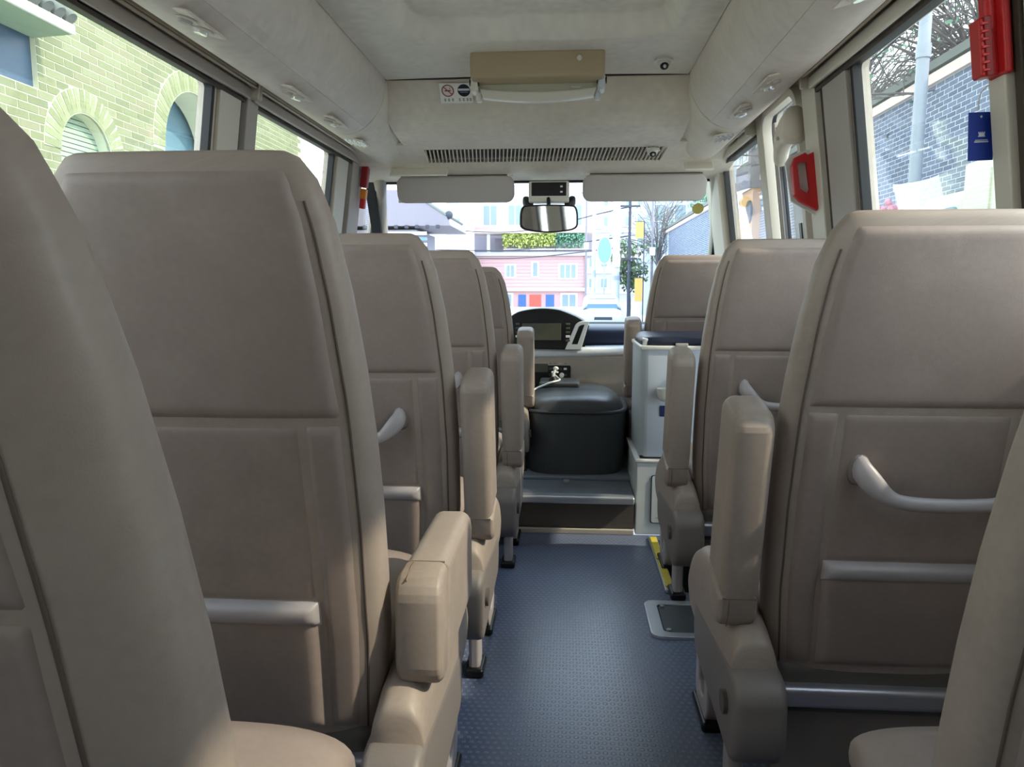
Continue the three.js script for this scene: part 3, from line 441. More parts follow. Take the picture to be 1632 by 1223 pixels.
// ---------- the front: dashboard, engine cover, cabinet ----------
{
  const d = thing('dashboard', 'grey beige dashboard with a black hooded centre display and dark blue pad', 'dashboard');
  part(d, 'lower_panel', toCreasedNormals(extrX(poly([[3.98, 0.15], [3.98, 0.5], [3.93, 0.64], [3.95, 0.675], [4.4, 0.70], [4.4, 0.15]]), -1.0, 0.75, 0.01), 0.6), M.dashBeige);
  part(d, 'light_ledge', loft([-1.0, -0.6, -0.2, 0.1, 0.35, 0.74].map((x, i) => superRing(3.98, 0.662 + 0.03 * Math.max(0, x + 0.1), 0.075, 0.032 - 0.014 * Math.max(0, x + 0.1), 3, 20, (z, y) => V(x, y, -z)))), M.dashLight);
  part(d, 'pad', loft([-1.0, -0.9, 0.1, 0.6, 0.74].map((x) => superRing(4.16, 0.74, 0.16, 0.062, 3.2, 28, (z, y) => V(x, y, -z)))), M.padBlack);
  const arc = (k) => { const q = new THREE.Shape(); q.moveTo(-0.235 * k, -0.065); q.quadraticCurveTo(-0.24 * k, 0.05, -0.13 * k, 0.105 * k); q.quadraticCurveTo(-0.02 * k, 0.135 * k, 0.08 * k, 0.115 * k); q.quadraticCurveTo(0.19 * k, 0.08 * k, 0.225 * k, 0.04); q.lineTo(0.15 * k, -0.075); return q; };
  const hd = part(d, 'cluster_hood', toCreasedNormals(extr(arc(1), 0.26, 0.008), 0.5).translate(-0.125, 0.765, -4.15), M.black);
  part(hd, 'cluster_face', extr(arc(0.86), 0.004).translate(-0.125, 0.765, -3.885), M.clusterBlack);
  part(d, 'screen', box(0.2, 0.088, 0.008, -0.135, 0.775, -3.876, 0.003), M.screenGrey);
  for (const [x, n] of [[-0.258, 4], [0.0, 5]]) for (let i = 0; i < n; i++) part(d, 'cluster_button', box(0.022, 0.012, 0.006, x, 0.815 - i * 0.021, -3.877, 0.002), i === 3 ? M.whitePlastic : M.screenGrey);
  const vs = new THREE.Shape(); vs.moveTo(-0.03, -0.07); vs.lineTo(0.02, 0.05); vs.quadraticCurveTo(0.03, 0.068, 0.06, 0.07); vs.lineTo(0.085, 0.07); vs.lineTo(0.045, -0.07); vs.lineTo(-0.03, -0.07);
  const vh = new THREE.Path(); vh.moveTo(0, -0.045); vh.lineTo(0.035, 0.045); vh.quadraticCurveTo(0.045, 0.056, 0.065, 0.056); vh.lineTo(0.03, -0.045); vs.holes.push(vh);
  const vg = part(d, 'vent_surround', extr(vs, 0.02, 0.004).translate(0.02, 0.757, -3.90), M.greyWhite);
  for (let i = 0; i < 5; i++) part(vg, 'louvre', box(0.045, 0.004, 0.02, 0.045 + i * 0.008, 0.72 + i * 0.02, -3.89), M.black);
  part(vg, 'vent_recess', box(0.07, 0.12, 0.006, 0.055, 0.757, -3.905), M.black);
  const r = part(d, 'radio', box(0.21, 0.165, 0.06, -0.088, 0.56, -3.965, 0.006), M.black);
  part(r, 'radio_display', box(0.075, 0.05, 0.004, -0.14, 0.585, -3.934, 0.001), M.screenGrey); for (let i = 0; i < 12; i++) part(r, 'radio_button', box(0.016, 0.011, 0.006, -0.09 + i % 4 * 0.026, 0.61 - Math.floor(i / 4) * 0.032, -3.934, 0.002), i % 5 === 2 ? M.whitePlastic : M.engine);
  part(r, 'knob', cyl(0.012, 0.013, 0.016, 18).rotateX(Math.PI / 2).translate(-0.03, 0.545, -3.929), M.greyWhite); part(r, 'knob', cyl(0.009, 0.009, 0.012, 18).rotateX(Math.PI / 2).translate(-0.06, 0.51, -3.931), M.steel);
  part(d, 'screw_cover', box(0.02, 0.09, 0.02, -0.2, 0.56, -3.935, 0.004), M.greyWhite);
  const e = thing('engine_cover', 'dark grey moulded engine cover with a rounded top beside the front step', 'engine cover');
  const sec = (y0, y1, y2) => 0;
  part(e, 'cover', loft([[0.155, 0.3, 1.0], [0.17, 0.318, 1], [0.25, 0.335, 1.0], [0.38, 0.345, 1.0], [0.43, 0.34, 0.995], [0.455, 0.325, 0.99], [0.475, 0.30, 0.97], [0.495, 0.265, 0.93], [0.51, 0.22, 0.86], [0.515, 0.14, 0.7]].map(([y, hw, k]) => superRing(0.035, -3.62, hw * 0.7, 0.315 * k, 4.2, 60, (x, z) => V(x, y, z)).reverse())), M.engine);
  part(e, 'rim', loft([[0.445, 1.012], [0.45, 1.02], [0.457, 1.012]].map(([y, k]) => superRing(0.035, -3.62, 0.24 * k, 0.316 * k, 4.2, 60, (x, z) => V(x, y, z)).reverse())), M.engine);
  part(e, 'tray', box(0.2, 0.03, 0.2, -0.04, 0.525, -3.77, 0.012), M.engine); part(e, 'floor_flange', box(0.52, 0.02, 0.68, 0.035, 0.16, -3.61, 0.008), M.platform); part(e, 'latch', box(0.026, 0.012, 0.02, -0.0, 0.172, -3.18, 0.004), M.steel);
  const gl = thing('gear_lever', 'slim pale gear lever rising from the engine cover', 'gear lever', [-0.07, 0.535, -3.74]);
  part(gl, 'stick', tube([[0, 0, 0], [0.0, 0.03, -0.01], [0.01, 0.06, -0.03]], 0.007, 10, 10), M.greyWhite); part(gl, 'knob', new THREE.SphereGeometry(0.012, 18, 12).scale(1.2, 0.9, 1).translate(0.011, 0.062, -0.032), M.whitePlastic); part(gl, 'boot', cyl(0.012, 0.035, 0.03, 18).translate(0, 0.01, 0), M.black);
  solo('charging_cable', tube([[-0.05, 0.56, -3.93], [-0.08, 0.565, -3.9], [-0.05, 0.545, -3.82], [-0.04, 0.545, -3.72], [-0.1, 0.54, -3.6], [-0.17, 0.515, -3.5], [-0.2, 0.46, -3.35], [-0.21, 0.43, -3.32]], 0.005, 60, 8), M.whitePlastic, 'thin white cable trailing over the engine cover from the radio', 'cable');
  // white cabinet and fridge box on it
  const c = thing('floor_cabinet', 'white low cabinet with a framed service panel standing at the end of the aisle', 'cabinet');
  part(c, 'body', box(0.5, 0.305, 0.46, 0.53, 0.1525, -3.23, 0.006), M.greyWhite); part(c, 'panel', extr(rrect(0.345, 0.055, 0.6, 0.245, 0.008), 0.004, 0.0015).translate(0, 0, -3.0), M.greyWhite);
  const gr = rrect(0.34, 0.05, 0.605, 0.25, 0.01); gr.holes.push(rrect(0.344, 0.054, 0.601, 0.246, 0.008, new THREE.Path())); part(c, 'panel_gap', extr(gr, 0.002).translate(0, 0, -3.0005), M.navy);
  for (const [y, n] of [[0.225, 2], [0.215, 2], [0.075, 1]]) for (let i = 0; i < n; i++) part(c, 'label_mark', box(0.016, 0.004, 0.001, 0.37 + i * 0.02, y, -2.994), M.trimDull);
  part(c, 'top_edge', box(0.51, 0.012, 0.47, 0.53, 0.308, -3.23, 0.004), M.whitePlastic);
  const f = thing('fridge_box', 'tall pale blue-white cool box with a dark lid standing on the white cabinet', 'cool box');
  part(f, 'body', toCreasedNormals(extr(rrect(0.295, -3.43, 0.75, -3.02, 0.03), 0.43, 0.004, { curveSegments: 8 }), 0.6).rotateX(Math.PI / 2).translate(0, 0.755, 0), S('#c6cfdd', 0.35));
  part(f, 'foot_seal', box(0.46, 0.014, 0.41, 0.525, 0.319, -3.225, 0.005), M.black); part(f, 'rim', box(0.475, 0.018, 0.43, 0.525, 0.763, -3.225, 0.007), M.whitePlastic);
  part(f, 'lid', loft([[0, 1], [0.015, 1], [0.03, 0.96], [0.036, 0.9]].map(([y, k]) => superRing(0.525, -3.225, 0.23 * k, 0.205 * k, 8, 40, (x, z) => V(x, 0.772 + y, z)).reverse())), M.padBlack); part(f, 'hinge', box(0.02, 0.03, 0.05, 0.31, 0.785, -3.06, 0.006), M.greyWhite); part(f, 'latch', box(0.05, 0.014, 0.012, 0.45, 0.775, -3.015, 0.004), M.trimDull);
  const bd = part(f, 'badge', box(0.06, 0.044, 0.004, 0.4, 0.51, -3.014, 0.001), M.navy); part(bd, 'badge_mark', box(0.028, 0.02, 0.002, 0.41, 0.514, -3.0115), M.whitePlastic);
  const cup = thing('white_cup', 'white rounded cup holder bracket on the front of the cool box', 'cup holder', [0.385, 0.585, -2.985]);
  part(cup, 'bowl', new THREE.LatheGeometry([[0, -0.03], [0.018, -0.03], [0.028, -0.015], [0.034, 0.02], [0.031, 0.02], [0.025, -0.012], [0, -0.022]].map((p) => new THREE.Vector2(...p)), 28), M.whitePlastic); part(cup, 'bracket', box(0.02, 0.03, 0.03, 0, -0.01, -0.03, 0.005), M.lip);
}

// ---------- outside: street, walls, buildings ----------
const X = {
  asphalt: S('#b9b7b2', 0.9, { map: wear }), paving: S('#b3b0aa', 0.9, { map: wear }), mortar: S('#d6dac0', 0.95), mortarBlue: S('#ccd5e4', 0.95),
  brick: ['#9ca380', '#929a7a', '#a5ab8a', '#989f7b', '#a2a385'].map((c) => S(c, 0.9, { map: brickTone })), ring: ['#a8b089', '#9ea781', '#b0b693'].map((c) => S(c, 0.9, { map: brickTone })),
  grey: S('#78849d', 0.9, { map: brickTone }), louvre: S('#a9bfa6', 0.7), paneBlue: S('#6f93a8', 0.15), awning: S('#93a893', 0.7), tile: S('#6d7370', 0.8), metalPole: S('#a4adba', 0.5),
  pink: S('#c39fa2', 0.9), pinkTrim: S('#d8c6c0', 0.8), cream: S('#a4aab6', 0.9), whiteWall: S('#c6ccd4', 0.9), lav: S('#a9a6b2', 0.9), eave: S('#8d8791', 0.9), winGlass: S('#7f929e', 0.12), winFrame: S('#f3f5f6', 0.6), bluePoster: S('#3f66b4', 0.7), redPoster: S('#cf5a4f', 0.7),
  darkPole: S('#3f4450', 0.7), cable: S('#3a3a44', 0.7), bark: S('#6e6a6c', 0.9), leafY: S('#bcc774', 0.8), leafG: S('#7fae93', 0.8), leafD: S('#5f7a4c', 0.8), oval: S('#7fb2cc', 0.4), orangeSign: S('#eeb263', 0.6), carWhite: S('#cdd5dd', 0.25, { metalness: 0.1 }), carGlass: S('#5c7f96', 0.1), pinkFlower: S('#e58fa0', 0.7), vanCream: S('#c9cabb', 0.5), peach: S('#cfa276', 0.9), darkTrunk: S('#2f3338', 0.9),
};
struct('ground', box(60, 0.1, 130, 0, -0.8, -45), X.asphalt);
const bx1 = (sx, sy, sz) => new THREE.BoxGeometry(sx, sy, sz);
{ // left: sunlit brick wall with two arched openings
  const WX = -4.3, A = [[6.64, 2.17, 0.36, 0.21, -0.2], [8.70, 2.49, 0.72, 0.23, 0]], top = 6.6;
  const q = poly([[1.5, -0.75], [12.4, -0.75], [12.4, top], [1.5, top]]);
  for (const [d, y, r] of A) { const p = new THREE.Path(); p.moveTo(d - r, -0.3); p.lineTo(d + r, -0.3); p.lineTo(d + r, y); p.absarc(d, y, r, 0, Math.PI); p.lineTo(d - r, -0.3); q.holes.push(p); }
  { const p = new THREE.Path(); p.moveTo(4.9, 2.6); p.lineTo(6.06, 2.6); p.lineTo(6.06, 3.02); p.lineTo(4.9, 3.02); p.lineTo(4.9, 2.6); q.holes.push(p); }
  const t = thing('brick_house', 'pale yellow-green brick house wall with two brick arches outside the left windows', 'building');
  part(t, 'mortar_wall', extrX(q, WX - 0.35, WX), X.mortar); part(t, 'inner_wall', box(0.1, 7, 10.9, WX - 1.4, 2.8, -6.95), X.mortar);
  const g = bx1(0.024, 0.057, 0.228), rest = [], cand = [];
  for (let row = 0; row < 105; row++) { const y = -0.7 + row * 0.068; if (y > top - 0.05) continue; for (let i = 0; i < 44; i++) {
    let d0 = 1.6 + i * 0.24 + (row % 2 ? 0.12 : 0) - 0.114, d1 = d0 + 0.228;
    const cuts = A.map(([c, cy, r, w]) => [c, y <= cy ? r : y < cy + r + w ? Math.sqrt((r + w) ** 2 - (y - cy) ** 2) - 0.012 : 0]);
    if (y > 2.58 && y < 3.04) cuts.push([5.48, 0.58]);
    for (const [c, h] of cuts) { if (!h || d1 < c - h || d0 > c + h) continue; if (d0 < c - h) d1 = c - h - 0.004; else if (d1 > c + h) d0 = c + h + 0.004; else d1 = d0; }
    if (d1 - d0 < 0.03) continue;
    const d = (d0 + d1) / 2, px = 905 - 4.3 * 1200 / d, py = 458 - (y - 1) * 1200 / d;
    cand.push([d, y, px > -10 && px < 340 && py > 0 && py < 240 && py > px * 0.5 - 60 ? 1 : 0, (d1 - d0) / 0.228]);
  } }
  cand.sort((a, b) => b[2] - a[2] || a[0] - b[0]);
  let made = 0;
  for (const [d, y, vis, k] of cand) if (vis && made < 270) { const m = part(t, 'brick', g, X.brick[Math.floor(rnd() * 5)]); m.position.set(WX - 0.009 + rnd() * 0.002, y, -d); m.scale.z = k; made++; } else rest.push([d, y, k]);
  const im = new THREE.InstancedMesh(g, X.brick[0], rest.length); im.name = 'brick_courses'; im.userData.kind = 'stuff'; t.add(im);
  const mt = new THREE.Matrix4(), col = new THREE.Color();
  rest.forEach(([d, y, k], i) => { im.setMatrixAt(i, mt.makeScale(1, 1, k).setPosition(WX - 0.009 + rnd() * 0.002, y, -d)); im.setColorAt(i, col.setScalar(0.88 + rnd() * 0.2)); });
  A.forEach(([c, cy, r, w, fill], k) => {
    const n = Math.round(Math.PI * (r + w / 2) / 0.072), a = part(t, 'arch', extrX((() => { const s = new THREE.Shape(); s.absarc(c, cy, r + w, 0, Math.PI); s.absarc(c, cy, r - 0.0, Math.PI, 0, true); return s; })(), WX - 0.02, WX + 0.01), X.mortar);
    const sg = bx1(0.03, w - 0.012, Math.PI * (r + w / 2) / n - 0.012);
    for (let i = 0; i < n; i++) { const th = (i + 0.5) / n * Math.PI, m = part(a, 'brick', sg, X.ring[i % 3]); m.position.set(WX - 0.001, cy + Math.sin(th) * (r + w / 2), -(c + Math.cos(th) * (r + w / 2))); m.rotation.x = Math.PI / 2 - th; m.rotation.x = th - Math.PI / 2; }
  });
  for (let i = 0; i < 46; i++) part(t, 'louvre', bx1(0.03, 0.05, 0.76), X.louvre).position.set(WX - 0.13, 0.6 + i * 0.058 * 0.75, -6.64);
  part(t, 'louvre_board', box(0.02, 3.2, 0.8, WX - 0.17, 1.0, -6.64), X.louvre);
  part(t, 'arched_pane', box(0.03, 3.6, 1.5, WX - 0.42, 1.6, -8.75), X.paneBlue); part(t, 'sill_board', box(0.2, 0.06, 1.4, WX - 0.25, 2.42, -8.7), X.winFrame);
  part(t, 'recess_side', box(0.4, 3.6, 0.05, WX - 0.55, 1.5, -7.94), X.mortar); 
  part(t, 'window_pane', box(0.03, 0.5, 1.3, WX - 0.06, 2.8, -5.5), M.paneDark);
  const aw = thing('tiled_awning', 'grey green awning with a row of dark roof tiles above the left brick wall window', 'awning', [0, -0.11, 0]);
  part(aw, 'board', extr(poly([[WX - 0.01, 3.1], [WX + 0.32, 3.12], [WX + 0.32, 3.16], [WX - 0.01, 3.5]]), 2.0).translate(0, 0, -6.05), X.awning); part(aw, 'fascia', box(0.03, 0.07, 2.02, WX + 0.33, 3.155, -5.05), X.winFrame);
  for (let i = 0; i < 15; i++) { const a = -6.0 + i * 0.135; part(aw, 'tile', new THREE.CylinderGeometry(0.05, 0.05, 0.5, 10, 1, false, 0, Math.PI).rotateZ(Math.PI / 2).rotateZ(-0.8).translate(WX + 0.17, 3.405, a), X.tile); part(aw, 'tile_end', cyl(0.052, 0.052, 0.04, 14).rotateZ(Math.PI / 2 - 0.8).translate(WX + 0.345, 3.235, a), X.tile); }
}
{ // right: grey-blue brick wall in shade, pole, branches and a parked delivery van
  const WX = 5.0;
  const t = thing('street_wall', 'long blue-grey brick wall with white joints outside the right window', 'wall');
  part(t, 'mortar_wall', box(0.25, 4.75, 40, WX + 0.135, 1.6, -22), X.mortarBlue); part(t, 'coping', box(0.4, 0.12, 40, WX + 0.13, 4.02, -22), X.tile); part(t, 'cornice', box(0.34, 0.14, 40, WX + 0.12, 3.85, -22), X.pinkTrim);
  const n = 150 * 52, im = new THREE.InstancedMesh(bx1(0.024, 0.055, 0.214), X.grey, n); im.name = 'brick_courses'; im.userData.kind = 'stuff'; t.add(im);
  const mt = new THREE.Matrix4(), col = new THREE.Color(); let k = 0;
  for (let row = 0; row < 52; row++) for (let i = 0; i < 150; i++) { im.setMatrixAt(k, mt.makeTranslation(WX + 0.018 - rnd() * 0.002, 0.27 + row * 0.068, -(3 + i * 0.24 + (row % 2 ? 0.12 : 0)))); im.setColorAt(k++, col.setScalar(0.8 + rnd() * 0.35)); }
  const p = thing('street_lamp_pole', 'tall pale grey pole standing before the blue-grey brick wall', 'pole', [4.2, -0.75, -9.75]);
  part(p, 'pole', cyl(0.066, 0.085, 6.4, 24).translate(0, 3.2, 0), X.metalPole); part(p, 'collar', cyl(0.085, 0.085, 0.16, 24).translate(0, 4.55, 0), X.metalPole); part(p, 'base', box(0.3, 0.06, 0.3, 0, 0.03, 0, 0.01), X.metalPole);
  const v = thing('delivery_van', 'cream box van parked by the right brick wall, panelled body with a rounded side window', 'van', [4.05, -0.75, -6.3]);
  part(v, 'body', box(1.1, 2.25, 1.95, 0, 1.72, 0.1, 0.05), X.vanCream); part(v, 'cab', box(1.0, 2.3, 0.95, 0.02, 1.5, -1.38, 0.12), X.vanCream);
  for (let i = 0; i < 4; i++) for (const [y, h] of [[2.5, 0.5], [2.05, 0.3], [1.5, 0.7]]) part(v, 'body_panel', box(0.024, h, 0.4, -0.555, y, 0.78 - i * 0.46, 0.006), X.vanCream);
  part(v, 'side_window', extr(rrect(-0.36, 0, 0.36, 0.38, 0.1), 0.02).rotateY(-Math.PI / 2).translate(-0.475, 2.12, -1.4), X.carGlass);
  for (const z of [0.6, -1.3]) part(v, 'wheel', cyl(0.32, 0.32, 0.2, 28).rotateZ(Math.PI / 2).translate(-0.42, 0.32, z), X.darkPole);
  const tree = (name, label, cx, cz, y0, y1, spread, nb, seedK, leafMat, nl, ls, group) => {
    seed = seedK; const o = thing(name, label, 'tree', [cx, -0.75, cz], group), gs = [], tips = [];
    gs.push(tube([[0, 0, 0], [0.05, y0 * 0.5, 0.04], [0, y0, 0]], 0.09, 12, 10));
    for (let i = 0; i < nb; i++) { const a = rnd() * 6.28, r = spread * (0.4 + rnd() * 0.6), h = y0 + (y1 - y0) * rnd(), e = [Math.cos(a) * r, h + 0.3 * rnd(), Math.sin(a) * r], m = [e[0] * 0.45, y0 + (h - y0) * 0.65, e[2] * 0.45]; gs.push(tube([[0, y0 * (0.75 + 0.25 * rnd()), 0], m, e], 0.018, 8, 5)); tips.push(e, m); for (let j = 0; j < 3; j++) gs.push(tube([m, [m[0] + (rnd() - 0.5) * spread * 0.7, m[1] + rnd() * 0.7, m[2] + (rnd() - 0.5) * spread * 0.7], [e[0] + (rnd() - 0.5) * 0.8, e[1] + (rnd() - 0.3) * 0.9, e[2] + (rnd() - 0.5) * 0.8]], 0.009, 6, 4)); }
    part(o, 'branches', merge(gs), X.bark);
    const lf = new THREE.InstancedMesh(new THREE.CircleGeometry(ls, 6).scale(1, 0.55, 1), leafMat, nl); lf.name = 'foliage'; lf.userData.kind = 'stuff'; o.add(lf);
    const ob = new THREE.Object3D(); for (let i = 0; i < nl; i++) { const c = tips[Math.floor(rnd() * tips.length)]; ob.position.set(c[0] + (rnd() - 0.5) * spread * 0.6, c[1] + (rnd() - 0.5) * spread * 0.5, c[2] + (rnd() - 0.5) * spread * 0.6); ob.rotation.set(rnd() * 6, rnd() * 6, rnd() * 6); ob.updateMatrix(); lf.setMatrixAt(i, ob.matrix); lf.setColorAt(i, new THREE.Color().setScalar(0.7 + rnd() * 0.5)); }
    return o;
  };
  tree('street_tree', 'bare-branched tree hanging over the right brick wall beside the pale pole', 5.9, -11.4, 4.3, 6.4, 1.9, 95, 11, X.leafG, 260, 0.05);
  tree('street_tree', 'bare-branched tree behind the right brick wall seen through the entrance door window', 5.9, -17.5, 4.4, 7.4, 2.6, 90, 23, X.leafG, 260, 0.06);
  for (const [x0, x1, m, sd, lb] of [[-6.0, -3.6, X.leafY, 31, 'left yellow-green hedge in a planter on the terrace of the pink building'], [-3.6, -1.2, X.leafY, 37, 'middle yellow-green hedge in a planter on the terrace of the pink building'], [-1.2, 1.4, X.leafG, 39, 'right blue-green hedge in a planter on the terrace of the pink building']]) {
    seed = sd; const o = thing('terrace_hedge', lb, 'hedge', [(x0 + x1) / 2, 4.25, -69.95], 'hedges on the pink terrace'), w = x1 - x0;
    part(o, 'planter', box(w - 0.08, 0.3, 0.5, 0, 0.15, 0), X.pinkTrim); for (let i = 0; i < 8; i++) part(o, 'stem', tube([[-w / 2 + 0.2 + i * w / 8.5, 0.2, 0], [-w / 2 + 0.2 + i * w / 8.5 + (rnd() - 0.5) * 0.3, 1.0, 0.1], [-w / 2 + 0.2 + i * w / 8.5 + (rnd() - 0.5) * 0.4, 1.6, 0]], 0.025, 6, 5), X.bark);
    const n = 1600, lf = new THREE.InstancedMesh(new THREE.CircleGeometry(0.13, 6).scale(1, 0.6, 1), m, n), ob = new THREE.Object3D(); lf.name = 'foliage'; lf.userData.kind = 'stuff'; o.add(lf);
    for (let i = 0; i < n; i++) { ob.position.set((rnd() - 0.5) * w, 0.3 + 1.5 * Math.sqrt(rnd()), (rnd() - 0.5) * 0.7); ob.rotation.set(rnd() * 6, rnd() * 6, rnd() * 6); ob.updateMatrix(); lf.setMatrixAt(i, ob.matrix); lf.setColorAt(i, new THREE.Color().setScalar(0.6 + rnd() * 0.7)); }
  }
  tree('street_tree', 'green tree ahead behind the dark utility pole', 2.9, -37, 1.6, 3.6, 0.9, 26, 41, X.leafD, 900, 0.1);
  tree('street_tree', 'bare grey-branched tree high behind the orange banners', 4.6, -40, 3.6, 6.6, 1.9, 44, 53, X.leafG, 300, 0.07);
  tree('street_tree', 'blue-green tree at the right edge of the windscreen view', 8.1, -44.5, 4.6, 7.4, 1.3, 30, 43, X.leafG, 1300, 0.14);
  const fl = thing('flower_bush', 'small pink flowering bush at the foot of the pale pole', 'bush', [4.3, -0.75, -10.7]); const fg = [], sg = [];
  seed = 71; for (let i = 0; i < 70; i++) { const a = rnd() * 6.28, r = 0.3 * Math.sqrt(rnd()), y = 2.55 + rnd() * 0.34; fg.push(new THREE.IcosahedronGeometry(0.05, 0).translate(Math.cos(a) * r, y, Math.sin(a) * r)); if (i % 5 === 0) sg.push(tube([[0, 0, 0], [Math.cos(a) * r * 0.4, 1.4, Math.sin(a) * r * 0.4], [Math.cos(a) * r, y, Math.sin(a) * r]], 0.012, 6, 5)); }
  part(fl, 'flowers', merge(fg), X.pinkFlower).userData.kind = 'stuff'; part(fl, 'stems', merge(sg), X.leafD);
  const h = thing('peach_house', 'peach coloured house with a grey upper storey seen through the front right window', 'building', [6.4, -0.75, -21.4]);
  part(h, 'lower_storey', box(3.2, 4.4, 1.6, 0, 2.2, 0), X.peach); part(h, 'upper_storey', box(3.4, 2.2, 1.7, 0, 5.45, 0), S('#77757c', 0.9)); part(h, 'roof', box(3.8, 0.16, 2.1, 0, 6.6, 0), X.tile); part(h, 'round_sign', cyl(0.3, 0.3, 0.06, 28).rotateZ(Math.PI / 2).translate(-1.63, 3.75, 0.55), X.darkPole); for (const z of [-0.4, 0.35]) { const f = part(h, 'window', box(0.05, 0.7, 0.5, -1.71, 5.4, z), X.winFrame); part(f, 'pane', box(0.03, 0.6, 0.4, -1.74, 5.4, z), X.winGlass); }
  part(h, 'sign_band', box(0.04, 0.3, 1.3, -1.62, 2.4, 0), X.tile);
}
{ // ahead: the pink building across the street end
  const b = thing('pink_building', 'overexposed pink building with a terrace, white upper windows and coloured posters below', 'building', [0, 0, -70]);
  const pl = (n, m, x0, x1, y0, y1, z0 = -0.5, z1 = 0) => part(b, n, box(x1 - x0, y1 - y0, z1 - z0, (x0 + x1) / 2, (y0 + y1) / 2, (z0 + z1) / 2), m);
  pl('ground_storey', X.pink, -11, 1.6, -0.75, 0.75); pl('first_storey', X.pink, -11, 1.6, 0.75, 4.0); pl('ledge', X.pinkTrim, -11.1, 1.8, 0.7, 1.0, -0.5, 0.35);
  for (let i = 0; i < 9; i++) pl('wall_board', X.pink, -11, 1.6, 1.12 + i * 0.31, 1.40 + i * 0.31, -0.1, 0.035);
  pl('terrace_slab', X.lav, -11.2, 2.2, 3.9, 4.25, -6, 0.4); pl('terrace_wall', X.lav, -11, 2.6, 4.2, 6.1, -4, -3.6); pl('terrace_post', X.winFrame, -7.6, -7.3, 4.2, 6.1, -1, -0.8); pl('terrace_screen', X.eave, -6.9, -5.8, 4.4, 5.6, -1.6, -1.4); pl('awning', X.pinkTrim, -9.2, 2.4, 5.95, 6.25, -3, 0.5); pl('awning_edge', X.pink, -9.2, 2.4, 6.25, 6.5, -3, 0.3);
  pl('upper_storey', X.whiteWall, -11, 3.2, 6.4, 10.4, -3, -0.6); pl('parapet', X.winFrame, -11.2, 3.4, 10.3, 10.7, -3, -0.4);
  const win = (x0, x1, y0, y1, n, z = 0) => { const f = pl('window', X.winFrame, x0 - 0.12, x1 + 0.12, y0 - 0.12, y1 + 0.12, z - 0.05, z + 0.08), w = (x1 - x0) / n; for (let i = 0; i < n; i++) part(f, 'pane', box(w - 0.1, y1 - y0, 0.04, x0 + w * (i + 0.5), (y0 + y1) / 2, z + 0.09), X.winGlass); };
  win(-7.9, -6.6, 6.75, 8.5, 2, -0.6); win(-5.6, -4.3, 6.75, 8.5, 2, -0.6); win(0.2, 1.2, 6.7, 8.5, 1, -0.6); win(-10.4, -9.2, 6.75, 8.5, 2, -0.6);
  win(-5.75, -4.95, 2.0, 3.05, 2); win(-3.3, -2.8, 2.05, 3.3, 1); win(-0.8, 0.7, 1.9, 3.1, 3); win(-0.6, 0.72, -0.7, 0.38, 2); win(-6.4, -5.2, -0.7, 0.4, 2);
  for (const [x0, x1, m, n] of [[-4.6, -3.9, X.bluePoster, 'left blue'], [-3.56, -2.5, X.redPoster, 'red'], [-2.06, -1.3, X.bluePoster, 'right blue']]) { const p = pl('poster', m, x0, x1, -0.72, 0.37, 0, 0.06); p.userData.label = n + ' poster'; }
  pl('drainpipe', X.darkPole, 1.5, 1.68, -0.75, 4.0, 0.05, 0.2); pl('balcony_rail', X.darkPole, -9, 2.2, 4.3, 4.42, 0.36, 0.44);
  const c = thing('white_corner_house', 'white sunlit house corner with a yellowish edge left of the pink building', 'building', [0, 0, -66]);
  part(c, 'wall', box(2.1, 11, 3, -9.6, 4.7, -1.6), X.whiteWall); part(c, 'edge_column', box(0.55, 11, 0.3, -8.55, 4.7, 0.05), S('#efe6c4', 0.8)); part(c, 'roof', box(2.6, 0.3, 3.4, -9.6, 10.3, -1.6), X.tile); for (const y of [3.2, 6.4]) part(c, 'window', box(0.7, 1.1, 0.08, -9.8, y, -0.08), X.winGlass);
  const e = thing('tiled_eaves_house', 'lavender-grey traditional house with layered tiled eaves at the left of the windscreen', 'building', [0, 0, -22]);
  part(e, 'wall', box(3.2, 3.4, 3, -5.95, 0.95, -1.2), X.lav); part(e, 'roof', extr(poly([[-8.6, 2.75], [-3.35, 2.75], [-3.45, 3.0], [-4.6, 3.75], [-8.6, 3.75]]), 3.6).translate(0, 0, -3.1), X.eave);
  for (let i = 0; i < 22; i++) part(e, 'roof_tile', new THREE.CylinderGeometry(0.06, 0.06, 1.36, 8).rotateZ(1.0).translate(-4.05, 3.4, 0.45 - i * 0.16), X.tile); for (let i = 0; i < 14; i++) part(e, 'rafter_end', box(0.1, 0.1, 0.12, -3.7 - i * 0.3, 2.72, 0.5, 0.02), X.darkPole);
  for (let i = 0; i < 5; i++) part(e, 'shutter_slat', box(1.5, 0.09, 0.06, -4.8, 2.55 - i * 0.16, 0.34), i % 2 ? X.paneBlue : X.winFrame); part(e, 'end_ornament', new THREE.SphereGeometry(0.12, 14, 10).translate(-3.4, 3.05, 0.4), X.darkPole);
  const r = thing('pale_apartment_block', 'pale bluish apartment block ahead on the right behind the passenger seat', 'building', [0, 0, -48]);
  part(r, 'wall', box(5.6, 12, 3, 7.6, 4.5, -1.6), X.cream); for (let i = 0; i < 4; i++) for (let j = 0; j < 3; j++) { const f = part(r, 'window', box(0.8, 1.1, 0.1, 5.6 + i * 1.25, 3.2 + j * 2.4, -0.08), X.winFrame); part(f, 'pane', box(0.66, 0.96, 0.1, 5.6 + i * 1.25, 3.2 + j * 2.4, -0.05), X.winGlass); } part(r, 'roof_edge', box(6, 0.3, 3.3, 7.6, 10.6, -1.6), X.tile);
